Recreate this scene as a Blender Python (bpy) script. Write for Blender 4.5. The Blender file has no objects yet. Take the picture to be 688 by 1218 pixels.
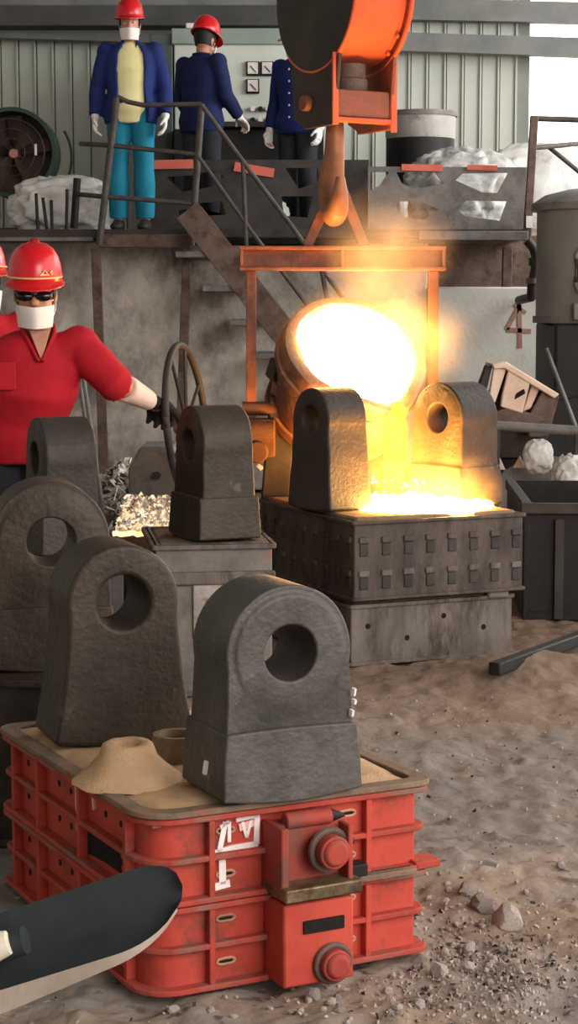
import bpy, bmesh, math, random
from mathutils import Vector, Matrix, noise, Euler
R = math.radians
random.seed(7)
SC = bpy.context.scene
COL = SC.collection

# ------------------------------------------------------------------ camera
F_PX, PITCH, EYE = 2200.0, R(6.25), 1.44
cd = bpy.data.cameras.new('camera')
cam = bpy.data.objects.new('camera', cd); COL.objects.link(cam)
cam.location = (0, 0, EYE); cam.rotation_euler = (R(90) - PITCH, 0, 0)
cd.sensor_fit = 'VERTICAL'; cd.sensor_height = 24.0; cd.lens = 24.0 * F_PX / 1218.0
cd.clip_start = 0.05; cd.clip_end = 200
SC.camera = cam

# ------------------------------------------------------------------ world, lights, exposure
w = bpy.data.worlds.new('overcast_sky'); SC.world = w; w.use_nodes = True
bg = w.node_tree.nodes['Background']
bg.inputs[0].default_value = (1.0, 0.97, 0.93, 1); bg.inputs[1].default_value = 2.3
SC.view_settings.view_transform = 'Standard'; SC.view_settings.look = 'None'
SC.view_settings.gamma = 1; SC.view_settings.use_curve_mapping = False
SC.view_settings.exposure = 0.4
def area_light(name, loc, target, sx, sy, power, col):
    l = bpy.data.lights.new(name, 'AREA'); l.shape = 'RECTANGLE'; l.size = sx; l.size_y = sy
    l.energy = power; l.color = col
    o = bpy.data.objects.new(name, l); COL.objects.link(o); o.location = loc
    o.rotation_euler = (Vector(target) - Vector(loc)).to_track_quat('-Z', 'Y').to_euler()
    return o
# daylight through the open bay doors in front right, and through the side opening further back
area_light('bay_door_daylight', (4.6, -1.0, 4.2), (0.0, 6.0, 0.4), 4.0, 3.5, 260, (1.0, 0.93, 0.86))
area_light('side_door_daylight', (5.2, 13.5, 4.4), (-1.0, 15.2, 1.6), 3.0, 3.0, 210, (0.97, 1.0, 0.97))

# ------------------------------------------------------------------ pixel to world (688 x 1218 frame)
def ray(px, py):
    u = (px - 344) / F_PX; v = (609 - py) / F_PX
    return Vector((u, math.cos(PITCH) + v * math.sin(PITCH), -math.sin(PITCH) + v * math.cos(PITCH)))
def A(px, py, y):
    d = ray(px, py); t = y / d.y
    return Vector((d.x * t, y, EYE + d.z * t))
def G(px, py, z):
    d = ray(px, py); t = (z - EYE) / d.z
    return Vector((d.x * t, d.y * t, z))

# ------------------------------------------------------------------ materials
def s(r, g, b):
    f = lambda c: ((c / 255) / 12.92 if c / 255 <= 0.04045 else ((c / 255 + 0.055) / 1.055) ** 2.4)
    return (f(r), f(g), f(b), 1)
def mat(name, c1, c2=None, scale=6.0, rough=0.75, metal=0.0, bump=0.25, bscale=None, c3=None, s3=2.0, t3=0.6, w3=0.08, spec=0.3, stretch=None):
    m = bpy.data.materials.new(name); m.use_nodes = True
    nt = m.node_tree; N = nt.nodes; L = nt.links
    p = N['Principled BSDF']
    p.inputs['Roughness'].default_value = rough; p.inputs['Metallic'].default_value = metal
    p.inputs['Specular IOR Level'].default_value = spec
    tc = N.new('ShaderNodeTexCoord'); out = tc.outputs['Object']
    if stretch:
        mp = N.new('ShaderNodeMapping'); mp.inputs['Scale'].default_value = stretch
        L.new(out, mp.inputs['Vector']); out = mp.outputs['Vector']
    n = N.new('ShaderNodeTexNoise'); n.inputs['Scale'].default_value = scale; n.inputs['Detail'].default_value = 7; n.inputs['Roughness'].default_value = 0.65
    L.new(out, n.inputs['Vector'])
    r = N.new('ShaderNodeValToRGB'); r.color_ramp.elements[0].position = 0.35; r.color_ramp.elements[1].position = 0.66
    r.color_ramp.elements[0].color = c1; r.color_ramp.elements[1].color = c2 or c1
    L.new(n.outputs['Fac'], r.inputs['Fac']); colour = r.outputs['Color']
    if c3:
        n3 = N.new('ShaderNodeTexNoise'); n3.inputs['Scale'].default_value = s3; n3.inputs['Detail'].default_value = 9; n3.inputs['Roughness'].default_value = 0.7
        mp3 = N.new('ShaderNodeMapping'); mp3.inputs['Location'].default_value = (3.1, 1.7, 5.3)
        L.new(out, mp3.inputs['Vector']); L.new(mp3.outputs['Vector'], n3.inputs['Vector'])
        r3 = N.new('ShaderNodeValToRGB'); r3.color_ramp.elements[0].position = t3 - w3; r3.color_ramp.elements[1].position = t3 + w3
        r3.color_ramp.elements[0].color = (0, 0, 0, 1); r3.color_ramp.elements[1].color = (1, 1, 1, 1)
        L.new(n3.outputs['Fac'], r3.inputs['Fac'])
        mx = N.new('ShaderNodeMix'); mx.data_type = 'RGBA'
        L.new(r3.outputs['Color'], mx.inputs['Factor']); L.new(colour, mx.inputs[6]); mx.inputs[7].default_value = c3
        colour = mx.outputs[2]
    L.new(colour, p.inputs['Base Color'])
    if bump:
        nb = N.new('ShaderNodeTexNoise'); nb.inputs['Scale'].default_value = bscale or scale * 5; nb.inputs['Detail'].default_value = 6
        L.new(out, nb.inputs['Vector'])
        b = N.new('ShaderNodeBump'); b.inputs['Strength'].default_value = bump; b.inputs['Distance'].default_value = 0.01
        L.new(nb.outputs['Fac'], b.inputs['Height']); L.new(b.outputs['Normal'], p.inputs['Normal'])
    return m
def emit(name, c1, c2, strength, scale=9.0, lo=0.35, hi=0.65):
    m = bpy.data.materials.new(name); m.use_nodes = True
    nt = m.node_tree; N = nt.nodes; L = nt.links
    N.remove(N['Principled BSDF']); e = N.new('ShaderNodeEmission'); e.inputs['Strength'].default_value = strength
    tc = N.new('ShaderNodeTexCoord'); n = N.new('ShaderNodeTexNoise'); n.inputs['Scale'].default_value = scale; n.inputs['Detail'].default_value = 5
    r = N.new('ShaderNodeValToRGB'); r.color_ramp.elements[0].position = lo; r.color_ramp.elements[1].position = hi
    r.color_ramp.elements[0].color = c1; r.color_ramp.elements[1].color = c2
    L.new(tc.outputs['Object'], n.inputs['Vector']); L.new(n.outputs['Fac'], r.inputs['Fac']); L.new(r.outputs['Color'], e.inputs['Color'])
    L.new(e.outputs[0], N['Material Output'].inputs['Surface'])
    return m

MT = {}
MT['iron_grey'] = mat('cast_iron_grey', s(66, 63, 60), s(90, 86, 82), 7, .52, .2, .35, 60, s(128, 124, 118), 5, .66, .05)
MT['iron_brown'] = mat('cast_iron_brown', s(50, 43, 36), s(72, 62, 52), 6, .54, .2, .35, 55, s(112, 106, 98), 7, .68, .05)
MT['iron_dark'] = mat('cast_iron_dark', s(46, 41, 37), s(66, 59, 53), 6, .56, .15, .35, 55, s(100, 92, 84), 6, .66, .06)
MT['red_paint'] = mat('worn_red_paint', s(166, 56, 44), s(190, 74, 58), 5, .6, 0, .15, 40, s(112, 60, 50), 5, .62, .06)
MT['red_dirty'] = mat('dirty_red_paint', s(140, 52, 44), s(166, 64, 52), 5, .7, 0, .25, 40, s(104, 72, 60), 7, .55, .09)
MT['flange_dust'] = mat('dusty_red_flange', s(150, 56, 45), s(178, 70, 57), 6, .75, 0, .3, 50, s(124, 98, 84), 5, .58, .08)
MT['rim_dust'] = mat('sandy_rim', s(104, 86, 72), s(136, 114, 94), 8, .9, 0, .4, 60, s(150, 70, 56), 5, .62, .05)
MT['sand'] = mat('moulding_sand', s(176, 142, 108), s(200, 166, 130), 10, .95, 0, .35, 160, s(140, 110, 82), 7, .66, .05)
MT['sand_dark'] = mat('dark_moulding_sand', s(120, 100, 80), s(146, 122, 98), 10, .95, 0, .35, 160)
MT['hole'] = mat('recess_shade', s(22, 19, 17), s(36, 30, 26), 9, .95, 0, .1)  # flat dark colour painted in for the shade inside holes and slots
MT['slot'] = mat('slot_lip', s(150, 110, 84), s(196, 150, 120), 12, .6, 0, .2)
MT['brass'] = mat('oily_steel', s(112, 96, 70), s(150, 132, 100), 9, .4, .5, .25, 50, s(66, 50, 40), 6, .56)
MT['white_paint'] = mat('white_paint', s(214, 200, 196), s(236, 226, 222), 14, .6, 0, .1)
MT['pink_paint'] = mat('faded_pink_paint', s(208, 150, 140), s(226, 186, 178), 14, .6, 0, .1)
MT['flask_grey'] = mat('scaled_flask_steel', s(64, 56, 51), s(98, 86, 78), 5, .65, .2, .35, 40, s(48, 38, 33), 3.2, .55, .07, stretch=(1.6, 1.6, .6))
MT['flask_pale'] = mat('pale_flask_steel', s(86, 78, 73), s(124, 113, 105), 5, .7, .1, .35, 40, s(62, 49, 42), 3, .54, .06, stretch=(1.6, 1.6, .5))
MT['flask_rust'] = mat('rusted_flask', s(104, 98, 92), s(136, 128, 120), 6, .75, .1, .35, 40, s(146, 92, 60), 4, .62, .04)
MT['scale_patch'] = mat('whitish_rust_scale', s(146, 136, 130), s(178, 168, 162), 9, .85, 0, .4, 50, s(140, 84, 56), 8, .54, .05)
MT['flask_dark'] = mat('dark_flask_steel', s(48, 44, 42), s(70, 64, 60), 5, .7, .1, .3, 40)
MT['steel_dark'] = mat('dark_steel', s(46, 42, 40), s(66, 61, 58), 6, .6, .2, .2)
MT['steel_black'] = mat('black_steel', s(24, 22, 21), s(35, 32, 30), 6, .6, .1, .2)
MT['steel_brown'] = mat('rusty_brown_steel', s(82, 66, 58), s(112, 92, 82), 8, .7, .1, .25, 40, s(66, 48, 40), 6, .58)
MT['steel_grey'] = mat('weathered_grey_steel', s(98, 94, 92), s(126, 121, 117), 6, .6, .2, .2, 40, s(80, 70, 64), 5, .62)
MT['rail'] = mat('railing_paint', s(62, 56, 54), s(86, 78, 74), 12, .6, .1, .2)
MT['orange'] = mat('orange_crane_paint', s(190, 82, 50), s(206, 96, 62), 4, .6, 0, .12, 30, s(150, 62, 36), 4, .68, .06)
MT['orange_dull'] = mat('dull_orange_crane_paint', s(116, 66, 48), s(138, 78, 58), 6, .6, 0, .2, 30, s(92, 62, 50), 5, .6)
MT['plate_black'] = mat('black_crane_plate', s(52, 46, 44), s(66, 58, 55), 4, .7, 0, .15)
MT['hook'] = mat('forged_hook_steel', s(118, 78, 58), s(148, 102, 76), 6, .5, .3, .25)
MT['bail'] = mat('heat_browned_steel', s(112, 68, 52), s(140, 86, 66), 8, .65, .15, .3, 40, s(88, 60, 48), 6, .58)
MT['ladle'] = mat('ladle_shell', s(120, 80, 62), s(150, 108, 86), 7, .8, .05, .5, 40, s(88, 58, 46), 5, .58)
MT['lining'] = mat('ladle_lining', s(170, 124, 96), s(200, 156, 124), 9, .9, 0, .6, 40)
MT['concrete'] = mat('stained_concrete', s(164, 156, 147), s(218, 210, 200), 2.6, .9, 0, .3, 22, s(106, 100, 96), 1.6, .56, .10, stretch=(1, 1, .7))
MT['concrete_pale'] = mat('pale_concrete', s(188, 185, 178), s(206, 203, 196), 2.4, .9, 0, .25, 26, s(166, 160, 152), 2.0, .62, .08)
MT['soot'] = mat('sooted_concrete', s(70, 66, 64), s(96, 92, 88), 2.2, .95, 0, .3, 24)
MT['wall_sheet'] = mat('painted_wall_sheet', s(176, 178, 168), s(190, 191, 182), 1.2, .5, 0, .05, 8)
MT['wall_seam'] = mat('wall_seam', s(120, 124, 118), s(136, 139, 132), 2, .55, 0, .05)
MT['girt'] = mat('grey_girt', s(104, 104, 102), s(124, 123, 121), 3, .55, .1, .1)
MT['girt_dark'] = mat('dark_girt', s(62, 60, 60), s(78, 76, 75), 3, .6, .1, .1)
MT['cabinet'] = mat('cabinet_cream', s(196, 200, 188), s(208, 211, 200), 2, .5, 0, .05)
MT['cabinet_green'] = mat('cabinet_green_grey', s(132, 144, 136), s(146, 156, 148), 2, .5, 0, .05)
MT['cabinet_side'] = mat('cabinet_side_grey', s(72, 80, 78), s(86, 94, 91), 2, .5, 0, .05)
MT['fan_green'] = mat('dark_green_fan_paint', s(40, 58, 48), s(54, 72, 60), 5, .5, .1, .1)
MT['fan_dark'] = mat('fan_blade_dark', s(74, 58, 54), s(92, 72, 66), 5, .6, .1, .1)
MT['fan_hub'] = mat('fan_hub_pink', s(168, 116, 106), s(184, 132, 122), 5, .6, 0, .1)
MT['sack'] = mat('white_woven_sack', s(192, 188, 184), s(214, 211, 207), 6, .8, 0, .3, 60, s(150, 146, 142), 3, .62, .08)
MT['wrap'] = mat('grey_plastic_wrap', s(160, 158, 154), s(204, 202, 198), 7, .35, 0, .5, 18, s(112, 108, 104), 4, .6, .06, spec=.5)
MT['red_strip'] = mat('faded_red_strip', s(196, 92, 76), s(212, 110, 92), 6, .6, 0, .15)
MT['drum_pale'] = mat('pale_drum_steel', s(150, 146, 140), s(176, 172, 166), 3, .6, .1, .15, 20, s(110, 100, 92), 3, .64)
MT['furnace'] = mat('grey_furnace_shell', s(112, 110, 106), s(132, 130, 126), 3, .55, .15, .12)
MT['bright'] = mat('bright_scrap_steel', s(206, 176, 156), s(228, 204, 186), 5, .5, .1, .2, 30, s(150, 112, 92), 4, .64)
MT['chip'] = mat('shiny_metal_chip', s(170, 162, 154), s(240, 234, 226), 22, .4, .2, .1)
MT['chip_dark'] = mat('dark_metal_chip', s(60, 54, 50), s(110, 102, 96), 18, .5, .3, .2)
MT['stone'] = mat('grey_rubble_stone', s(156, 143, 135), s(188, 176, 167), 9, .95, 0, .5, 60)
MT['stone_dark'] = mat('dark_rubble_stone', s(122, 110, 103), s(150, 138, 130), 9, .95, 0, .5, 60)
MT['skin'] = mat('skin', s(176, 122, 96), s(192, 138, 110), 8, .55, 0, .1)
MT['red_shirt'] = mat('red_cotton_shirt', s(158, 16, 30), s(182, 24, 40), 5, .85, 0, .9, 7)
MT['blue_jacket'] = mat('blue_work_jacket', s(22, 35, 88), s(29, 45, 106), 5, .85, 0, .9, 7)
MT['navy_jacket'] = mat('navy_work_jacket', s(18, 26, 66), s(25, 35, 82), 5, .85, 0, .9, 7)
MT['teal_trousers'] = mat('teal_trousers', s(20, 110, 136), s(30, 128, 154), 5, .85, 0, .25, 14)
MT['dark_trousers'] = mat('dark_trousers', s(34, 34, 40), s(46, 46, 52), 5, .9, 0, .2, 16)
MT['yellow_shirt'] = mat('pale_yellow_shirt', s(226, 214, 150), s(238, 228, 172), 5, .85, 0, .15, 16)
MT['helmet'] = mat('red_helmet_plastic', s(196, 18, 30), s(208, 26, 38), 3, .25, 0, .02, spec=.5)
MT['gold'] = mat('yellow_print', s(230, 190, 120), s(240, 206, 140), 9, .5, 0, 0)
MT['mask'] = mat('white_mask_fabric', s(228, 218, 212), s(238, 230, 224), 9, .9, 0, .1)
MT['glove_white'] = mat('white_cotton_glove', s(216, 212, 204), s(230, 226, 220), 9, .9, 0, .2)
MT['sleeve'] = mat('pale_sleeve_guard', s(216, 190, 176), s(228, 206, 194), 7, .9, 0, .25)
MT['glove_dark'] = mat('dark_leather_glove', s(34, 26, 22), s(48, 38, 32), 9, .9, 0, .3)
MT['shoe'] = mat('black_shoe', s(36, 34, 34), s(50, 48, 46), 9, .6, 0, .1)
MT['lens'] = mat('dark_glass_lens', s(14, 14, 16), s(20, 20, 22), 9, .15, 0, 0, spec=.5)
MT['shovel'] = mat('dark_shovel_steel', s(38, 44, 46), s(56, 62, 64), 5, .55, .2, .2)
MT['shovel_edge'] = mat('sand_worn_shovel_edge', s(150, 135, 122), s(182, 166, 152), 6, .7, .1, .2)
MT['wood'] = mat('pale_wood_handle', s(206, 196, 178), s(224, 216, 200), 6, .7, 0, .1)
MT['red_marking'] = mat('brick_red_marking', s(146, 104, 94), s(160, 122, 112), 14, .9, 0, .1)
MT['motor'] = mat('brown_gear_housing', s(88, 58, 44), s(110, 74, 56), 8, .7, .1, .4, 30, s(90, 64, 50), 6, .55)
MT['roof'] = mat('roof_sheet', s(120, 122, 120), s(132, 134, 132), 2, .7, 0, 0)
MT['molten'] = emit('molten_iron', (1.0, .40, .06, 1), (1.0, .62, .22, 1), 42, 7)
MT['molten_pool'] = emit('molten_pool', (1.0, .26, .02, 1), (1.0, .55, .12, 1), 150, 9)
MT['stream'] = emit('molten_stream', (1.0, .25, .02, 1), (1.0, .42, .06, 1), 2.2, 9)
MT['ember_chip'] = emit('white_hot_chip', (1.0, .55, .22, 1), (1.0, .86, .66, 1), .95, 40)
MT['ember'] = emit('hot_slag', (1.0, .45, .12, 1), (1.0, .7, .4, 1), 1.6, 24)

# ------------------------------------------------------------------ helpers
def tag(o, label=None, cat=None, group=None, kind=None):
    if label: o['label'] = label
    if cat: o['category'] = cat
    if group: o['group'] = group
    if kind: o['kind'] = kind
    return o
def thing(name, label, cat, loc=(0, 0, 0), rz=0.0, group=None):
    o = bpy.data.objects.new(name, None); COL.objects.link(o)
    o.location = loc; o.rotation_euler = (0, 0, rz); o.empty_display_size = .05
    return tag(o, label, cat, group)
def link(name, me, m, parent=None, world=False):
    o = bpy.data.objects.new(name, me); COL.objects.link(o)
    if m is not None and not me.materials: me.materials.append(MT[m] if isinstance(m, str) else m)
    if parent is not None:
        o.parent = parent
        if world: o.location = -Vector(parent.location)
    return o
def copy_tree(o, parent=None):
    c = o.copy(); COL.objects.link(c)
    if parent is not None: c.parent = parent
    for ch in list(o.children): copy_tree(ch, c)
    return c
def frame(t, ref):
    t = t.normalized()
    sd = ref - t * ref.dot(t)
    if sd.length < 1e-4:
        ref = Vector((0, 1, 0)) if abs(t.y) < .9 else Vector((0, 0, 1)); sd = ref - t * ref.dot(t)
    sd.normalize()
    return sd, t.cross(sd)
class B:
    def __init__(self): self.bm = bmesh.new()
    def v(self, p): return self.bm.verts.new(p)
    def face(self, vs):
        try: return self.bm.faces.new(vs)
        except ValueError: return None
    def box(self, c, size, rot=None):
        M4 = Matrix.Translation(Vector(c))
        if rot is not None: M4 = M4 @ Euler(rot).to_matrix().to_4x4()
        M4 = M4 @ Matrix.Diagonal((size[0], size[1], size[2], 1))
        bmesh.ops.create_cube(self.bm, size=1, matrix=M4); return self
    def bar(self, p0, p1, wx, wy, ref=Vector((0, 0, 1))):
        p0, p1 = Vector(p0), Vector(p1); a, b = frame(p1 - p0, ref)
        vs = []
        for p in (p0, p1):
            for i, j in ((-1, -1), (1, -1), (1, 1), (-1, 1)): vs.append(self.v(p + a * i * wx / 2 + b * j * wy / 2))
        for q in ((3, 2, 1, 0), (4, 5, 6, 7), (0, 1, 5, 4), (1, 2, 6, 5), (2, 3, 7, 6), (3, 0, 4, 7)): self.face([vs[i] for i in q])
        return self
    def tube(self, pts, rad, n=12, ref=Vector((1, 0, 0)), closed=False, a0=None, a1=None):
        pts = [Vector(p) for p in pts]; K = len(pts); rings = []
        for i, p in enumerate(pts):
            if closed: t = pts[(i + 1) % K] - pts[i - 1]
            else: t = pts[min(i + 1, K - 1)] - pts[max(i - 1, 0)]
            a, b = frame(t, ref)
            r = rad[i] if isinstance(rad, (list, tuple)) and len(rad) == K and not (K == 2 and not isinstance(rad, list)) else rad
            rx, ry = r if isinstance(r, (tuple, list)) else (r, r)
            rings.append([self.v(p + a * rx * math.cos(2 * math.pi * k / n) + b * ry * math.sin(2 * math.pi * k / n)) for k in range(n)])
        m = K if closed else K - 1
        for i in range(m):
            q, w_ = rings[i], rings[(i + 1) % K]
            for k in range(n): self.face([q[k], q[(k + 1) % n], w_[(k + 1) % n], w_[k]])
        if not closed: self.face(rings[0][::-1]); self.face(rings[-1])
        return self
    def cyl(self, p0, p1, r0, r1=None, n=24):
        return self.tube([p0, p1], [r0, r0 if r1 is None else r1], n)
    def ball(self, c, r, sub=2):
        sz = r if isinstance(r, (tuple, list)) else (r, r, r)
        bmesh.ops.create_icosphere(self.bm, subdivisions=sub, radius=1, matrix=Matrix.Translation(Vector(c)) @ Matrix.Diagonal((sz[0], sz[1], sz[2], 1))); return self
    def lathe(self, prof, n=32, M4=None, cap=True):
        M4 = M4 or Matrix.Identity(4); rings = []
        for r, z in prof: rings.append([self.v(M4 @ Vector((r * math.cos(2 * math.pi * k / n), r * math.sin(2 * math.pi * k / n), z))) for k in range(n)])
        for q, w_ in zip(rings, rings[1:]):
            for k in range(n): self.face([q[k], q[(k + 1) % n], w_[(k + 1) % n], w_[k]])
        if cap: self.face(rings[0][::-1]); self.face(rings[-1])
        return self
    def loop_ring(self, outer, inner, z0, z1):
        n = len(outer); L_ = []
        for pts, z in ((outer, z0), (outer, z1), (inner, z1), (inner, z0)): L_.append([self.v((p[0], p[1], z)) for p in pts])
        for i in range(4):
            q, w_ = L_[i], L_[(i + 1) % 4]
            for k in range(n): self.face([q[k], q[(k + 1) % n], w_[(k + 1) % n], w_[k]])
        return self
    def prism(self, pts, fn, t):
        """pts: 2D outline; fn(u, v, k) -> point, k = 0 front, 1 back"""
        a = [self.v(fn(u, v_, 0)) for u, v_ in pts]; b = [self.v(fn(u, v_, 1)) for u, v_ in pts]; n = len(pts)
        self.face(a); self.face(b[::-1])
        for i in range(n): self.face([a[i], b[i], b[(i + 1) % n], a[(i + 1) % n]])
        return self
    def mesh(self, name, smooth=None):
        bmesh.ops.recalc_face_normals(self.bm, faces=self.bm.faces)
        me = bpy.data.meshes.new(name); self.bm.to_mesh(me); self.bm.free()
        if smooth is not None:
            for p in me.polygons: p.use_smooth = True
            me.set_sharp_from_angle(angle=R(smooth))
        return me
    def build(self, name, m, parent=None, world=False, smooth=40, bevel=0.0, seg=2):
        o = link(name, self.mesh(name, smooth), m, parent, world)
        if bevel:
            b = o.modifiers.new('bevel', 'BEVEL'); b.width = bevel; b.segments = seg; b.limit_method = 'ANGLE'; b.angle_limit = R(35)
        return o
def fuse(bld, voxel, smooth_it=3, subs=0):
    """closed overlapping pieces to one continuous surface"""
    me = bld.mesh('tmp'); o = bpy.data.objects.new('tmp', me); COL.objects.link(o)
    r = o.modifiers.new('r', 'REMESH'); r.mode = 'VOXEL'; r.voxel_size = voxel
    if smooth_it:
        sm = o.modifiers.new('s', 'SMOOTH'); sm.iterations = smooth_it; sm.factor = .5
    dg = bpy.context.evaluated_depsgraph_get(); out = bpy.data.meshes.new_from_object(o.evaluated_get(dg))
    bpy.data.objects.remove(o); bpy.data.meshes.remove(me)
    for p in out.polygons: p.use_smooth = True
    out.materials.clear()
    return out
def rr(W, L, r4, n=5):
    pts = []
    if not isinstance(r4, (list, tuple)): r4 = (r4,) * 4
    for r, sx, sy, a in ((r4[0], 1, -1, -90), (r4[1], 1, 1, 0), (r4[2], -1, 1, 90), (r4[3], -1, -1, 180)):
        cx, cy = sx * (W / 2 - r), sy * (L / 2 - r)
        for k in range(n + 1):
            t = R(a + 90 * k / n); pts.append((cx + r * math.cos(t), cy + r * math.sin(t)))
    return pts
def plate(name, outline, holes, d0, thick, m, parent, lean=0.0):
    """flat steel plate with burnt-out holes, pixel outline read at depth d0"""
    bm = bmesh.new(); eds = []
    for lp in [outline] + holes:
        vs = [bm.verts.new(A(x, y, d0)) for x, y in lp]
        for i in range(len(vs)): eds.append(bm.edges.new((vs[i], vs[(i + 1) % len(vs)])))
    bmesh.ops.triangle_fill(bm, use_beauty=True, use_dissolve=False, edges=eds)
    bmesh.ops.recalc_face_normals(bm, faces=bm.faces)
    ge = bmesh.ops.extrude_face_region(bm, geom=list(bm.faces))
    bmesh.ops.translate(bm, verts=[g for g in ge['geom'] if isinstance(g, bmesh.types.BMVert)], vec=(0, thick, 0))
    bmesh.ops.recalc_face_normals(bm, faces=bm.faces)
    me = bpy.data.meshes.new(name); bm.to_mesh(me); bm.free()
    return link(name, me, m, parent, world=parent is not None)
def lumpy(name, c, size, m, seed=0, sub=5, amp=.12, freq=3.0, ridge=True, floor_z=None, parent=None):
    bm = bmesh.new(); bmesh.ops.create_icosphere(bm, subdivisions=sub, radius=1)
    off = Vector((seed * 3.7, seed * 1.3, seed * 5.1))
    for v in bm.verts:
        p = v.co.normalized()
        e = Vector((abs(p.x) ** .8 * math.copysign(1, p.x), abs(p.y) ** .8 * math.copysign(1, p.y), abs(p.z) ** .8 * math.copysign(1, p.z)))
        d = noise.fractal(p * freq + off, .8, 2.0, 4)
        if ridge: d = (1 - 2 * abs(d)) * .5 - .1
        q = Vector((e.x * size[0], e.y * size[1], e.z * size[2])) * (1 + amp * d * 2)
        v.co = q
        if floor_z is not None: v.co.z = max(v.co.z, floor_z)
    bmesh.ops.recalc_face_normals(bm, faces=bm.faces)
    me = bpy.data.meshes.new(name); bm.to_mesh(me); bm.free()
    for p in me.polygons: p.use_smooth = True
    o = link(name, me, m, parent); o.location = c
    return o

# ================================================================== SETTING
def floor_h(x, y):
    n = noise.fractal(Vector((x * 1.1, y * 1.1, .3)), 1.0, 2.0, 5) * .022
    n += noise.fractal(Vector((x * 8, y * 8, 4.0)), .7, 2.0, 4) * .014
    n += max(0, noise.noise(Vector((x * 15, y * 15, 2.0))) - .30) * .035
    r = noise.noise(Vector((x * 3.3, y * 4.5, 9.0)))
    n += max(0, r - .1) * .03
    # sand banked against the far moulding boxes, rubble bank beside the red ones
    n += .10 * math.exp(-((x - .95) / .36) ** 2 - ((y - 7.25) / .22) ** 2)
    n += .05 * math.exp(-((x - 1.5) / .5) ** 2 - ((y - 6.3) / .6) ** 2)
    n += .02 * math.exp(-((x - .48) / .16) ** 2 - ((y - 3.75) / .2) ** 2)
    return n - .012
def spread(lo, hi, step): return [lo + (hi - lo) * i / max(1, round((hi - lo) / step)) for i in range(max(1, round((hi - lo) / step)))]
xs = [-9] + spread(-6, -1.4, .2) + spread(-1.4, 2.6, .016) + spread(2.6, 6.6, .2) + [6.6, 12, 24, 40]
ys = spread(-6, 3.0, .3) + spread(3.0, 5.2, .014) + spread(5.2, 9.0, .024) + spread(9, 18.6, .15) + [18.6, 26]
verts = [(x, y, floor_h(x, y)) for y in ys for x in xs]; nx = len(xs)
faces = [(j * nx + i, j * nx + i + 1, (j + 1) * nx + i + 1, (j + 1) * nx + i) for j in range(len(ys) - 1) for i in range(nx - 1)]
me = bpy.data.meshes.new('floor'); me.from_pydata(verts, [], faces)
for p in me.polygons: p.use_smooth = True
fm = mat('foundry_floor', s(146, 128, 114), s(176, 157, 143), 2.2, .95, 0, .7, 30, s(124, 118, 114), .9, .5, .1)
# scattered dark scale on top of the sand and soil tones
nt = fm.node_tree; N = nt.nodes; L = nt.links; pb = N['Principled BSDF']
src = pb.inputs['Base Color'].links[0].from_socket
tcn = N.new('ShaderNodeTexCoord')
for sc_, lo, hi, colr in ((2.2, .46, .66, s(146, 126, 108)), (9, .60, .70, s(88, 77, 70)), (24, .62, .70, s(84, 74, 67)), (30, .68, .74, s(196, 184, 172))):
    n2 = N.new('ShaderNodeTexNoise'); n2.inputs['Scale'].default_value = sc_; n2.inputs['Detail'].default_value = 4
    mp2 = N.new('ShaderNodeMapping'); mp2.inputs['Location'].default_value = (sc_, 2, 0); mp2.inputs['Scale'].default_value = (.7, 1.0, 1)
    L.new(tcn.outputs['Object'], mp2.inputs['Vector']); L.new(mp2.outputs['Vector'], n2.inputs['Vector'])
    r2 = N.new('ShaderNodeValToRGB'); r2.color_ramp.elements[0].position = lo; r2.color_ramp.elements[1].position = hi
    L.new(n2.outputs['Fac'], r2.inputs['Fac'])
    mx2 = N.new('ShaderNodeMix'); mx2.data_type = 'RGBA'; mx2.inputs[7].default_value = colr
    L.new(r2.outputs['Color'], mx2.inputs['Factor']); L.new(src, mx2.inputs[6]); src = mx2.outputs[2]
sx_ = N.new('ShaderNodeSeparateXYZ'); L.new(tcn.outputs['Object'], sx_.inputs[0])
nb_ = N.new('ShaderNodeTexNoise'); nb_.inputs['Scale'].default_value = 1.6; nb_.inputs['Detail'].default_value = 5; L.new(tcn.outputs['Object'], nb_.inputs['Vector'])
ad_ = N.new('ShaderNodeMath'); ad_.operation = 'MULTIPLY_ADD'; ad_.inputs[1].default_value = 2.4; L.new(nb_.outputs['Fac'], ad_.inputs[0]); L.new(sx_.outputs['Y'], ad_.inputs[2])
def burnt(lo, hi, colr, src, fac=.75):
    mr_ = N.new('ShaderNodeMapRange'); mr_.inputs[1].default_value = lo; mr_.inputs[2].default_value = hi; mr_.inputs[4].default_value = fac; L.new(ad_.outputs[0], mr_.inputs[0])
    mx_ = N.new('ShaderNodeMix'); mx_.data_type = 'RGBA'; mx_.inputs[7].default_value = colr; L.new(mr_.outputs[0], mx_.inputs['Factor']); L.new(src, mx_.inputs[6]); return mx_.outputs[2]
src = burnt(5.3, 6.6, s(120, 113, 108), src, .55)     # grey ash-trodden floor
src = burnt(7.2, 8.0, s(124, 98, 78), src, .7)        # brown burnt sand round the pouring place
L.new(src, pb.inputs['Base Color'])
tag(link('floor', me, fm), kind='structure')

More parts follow.
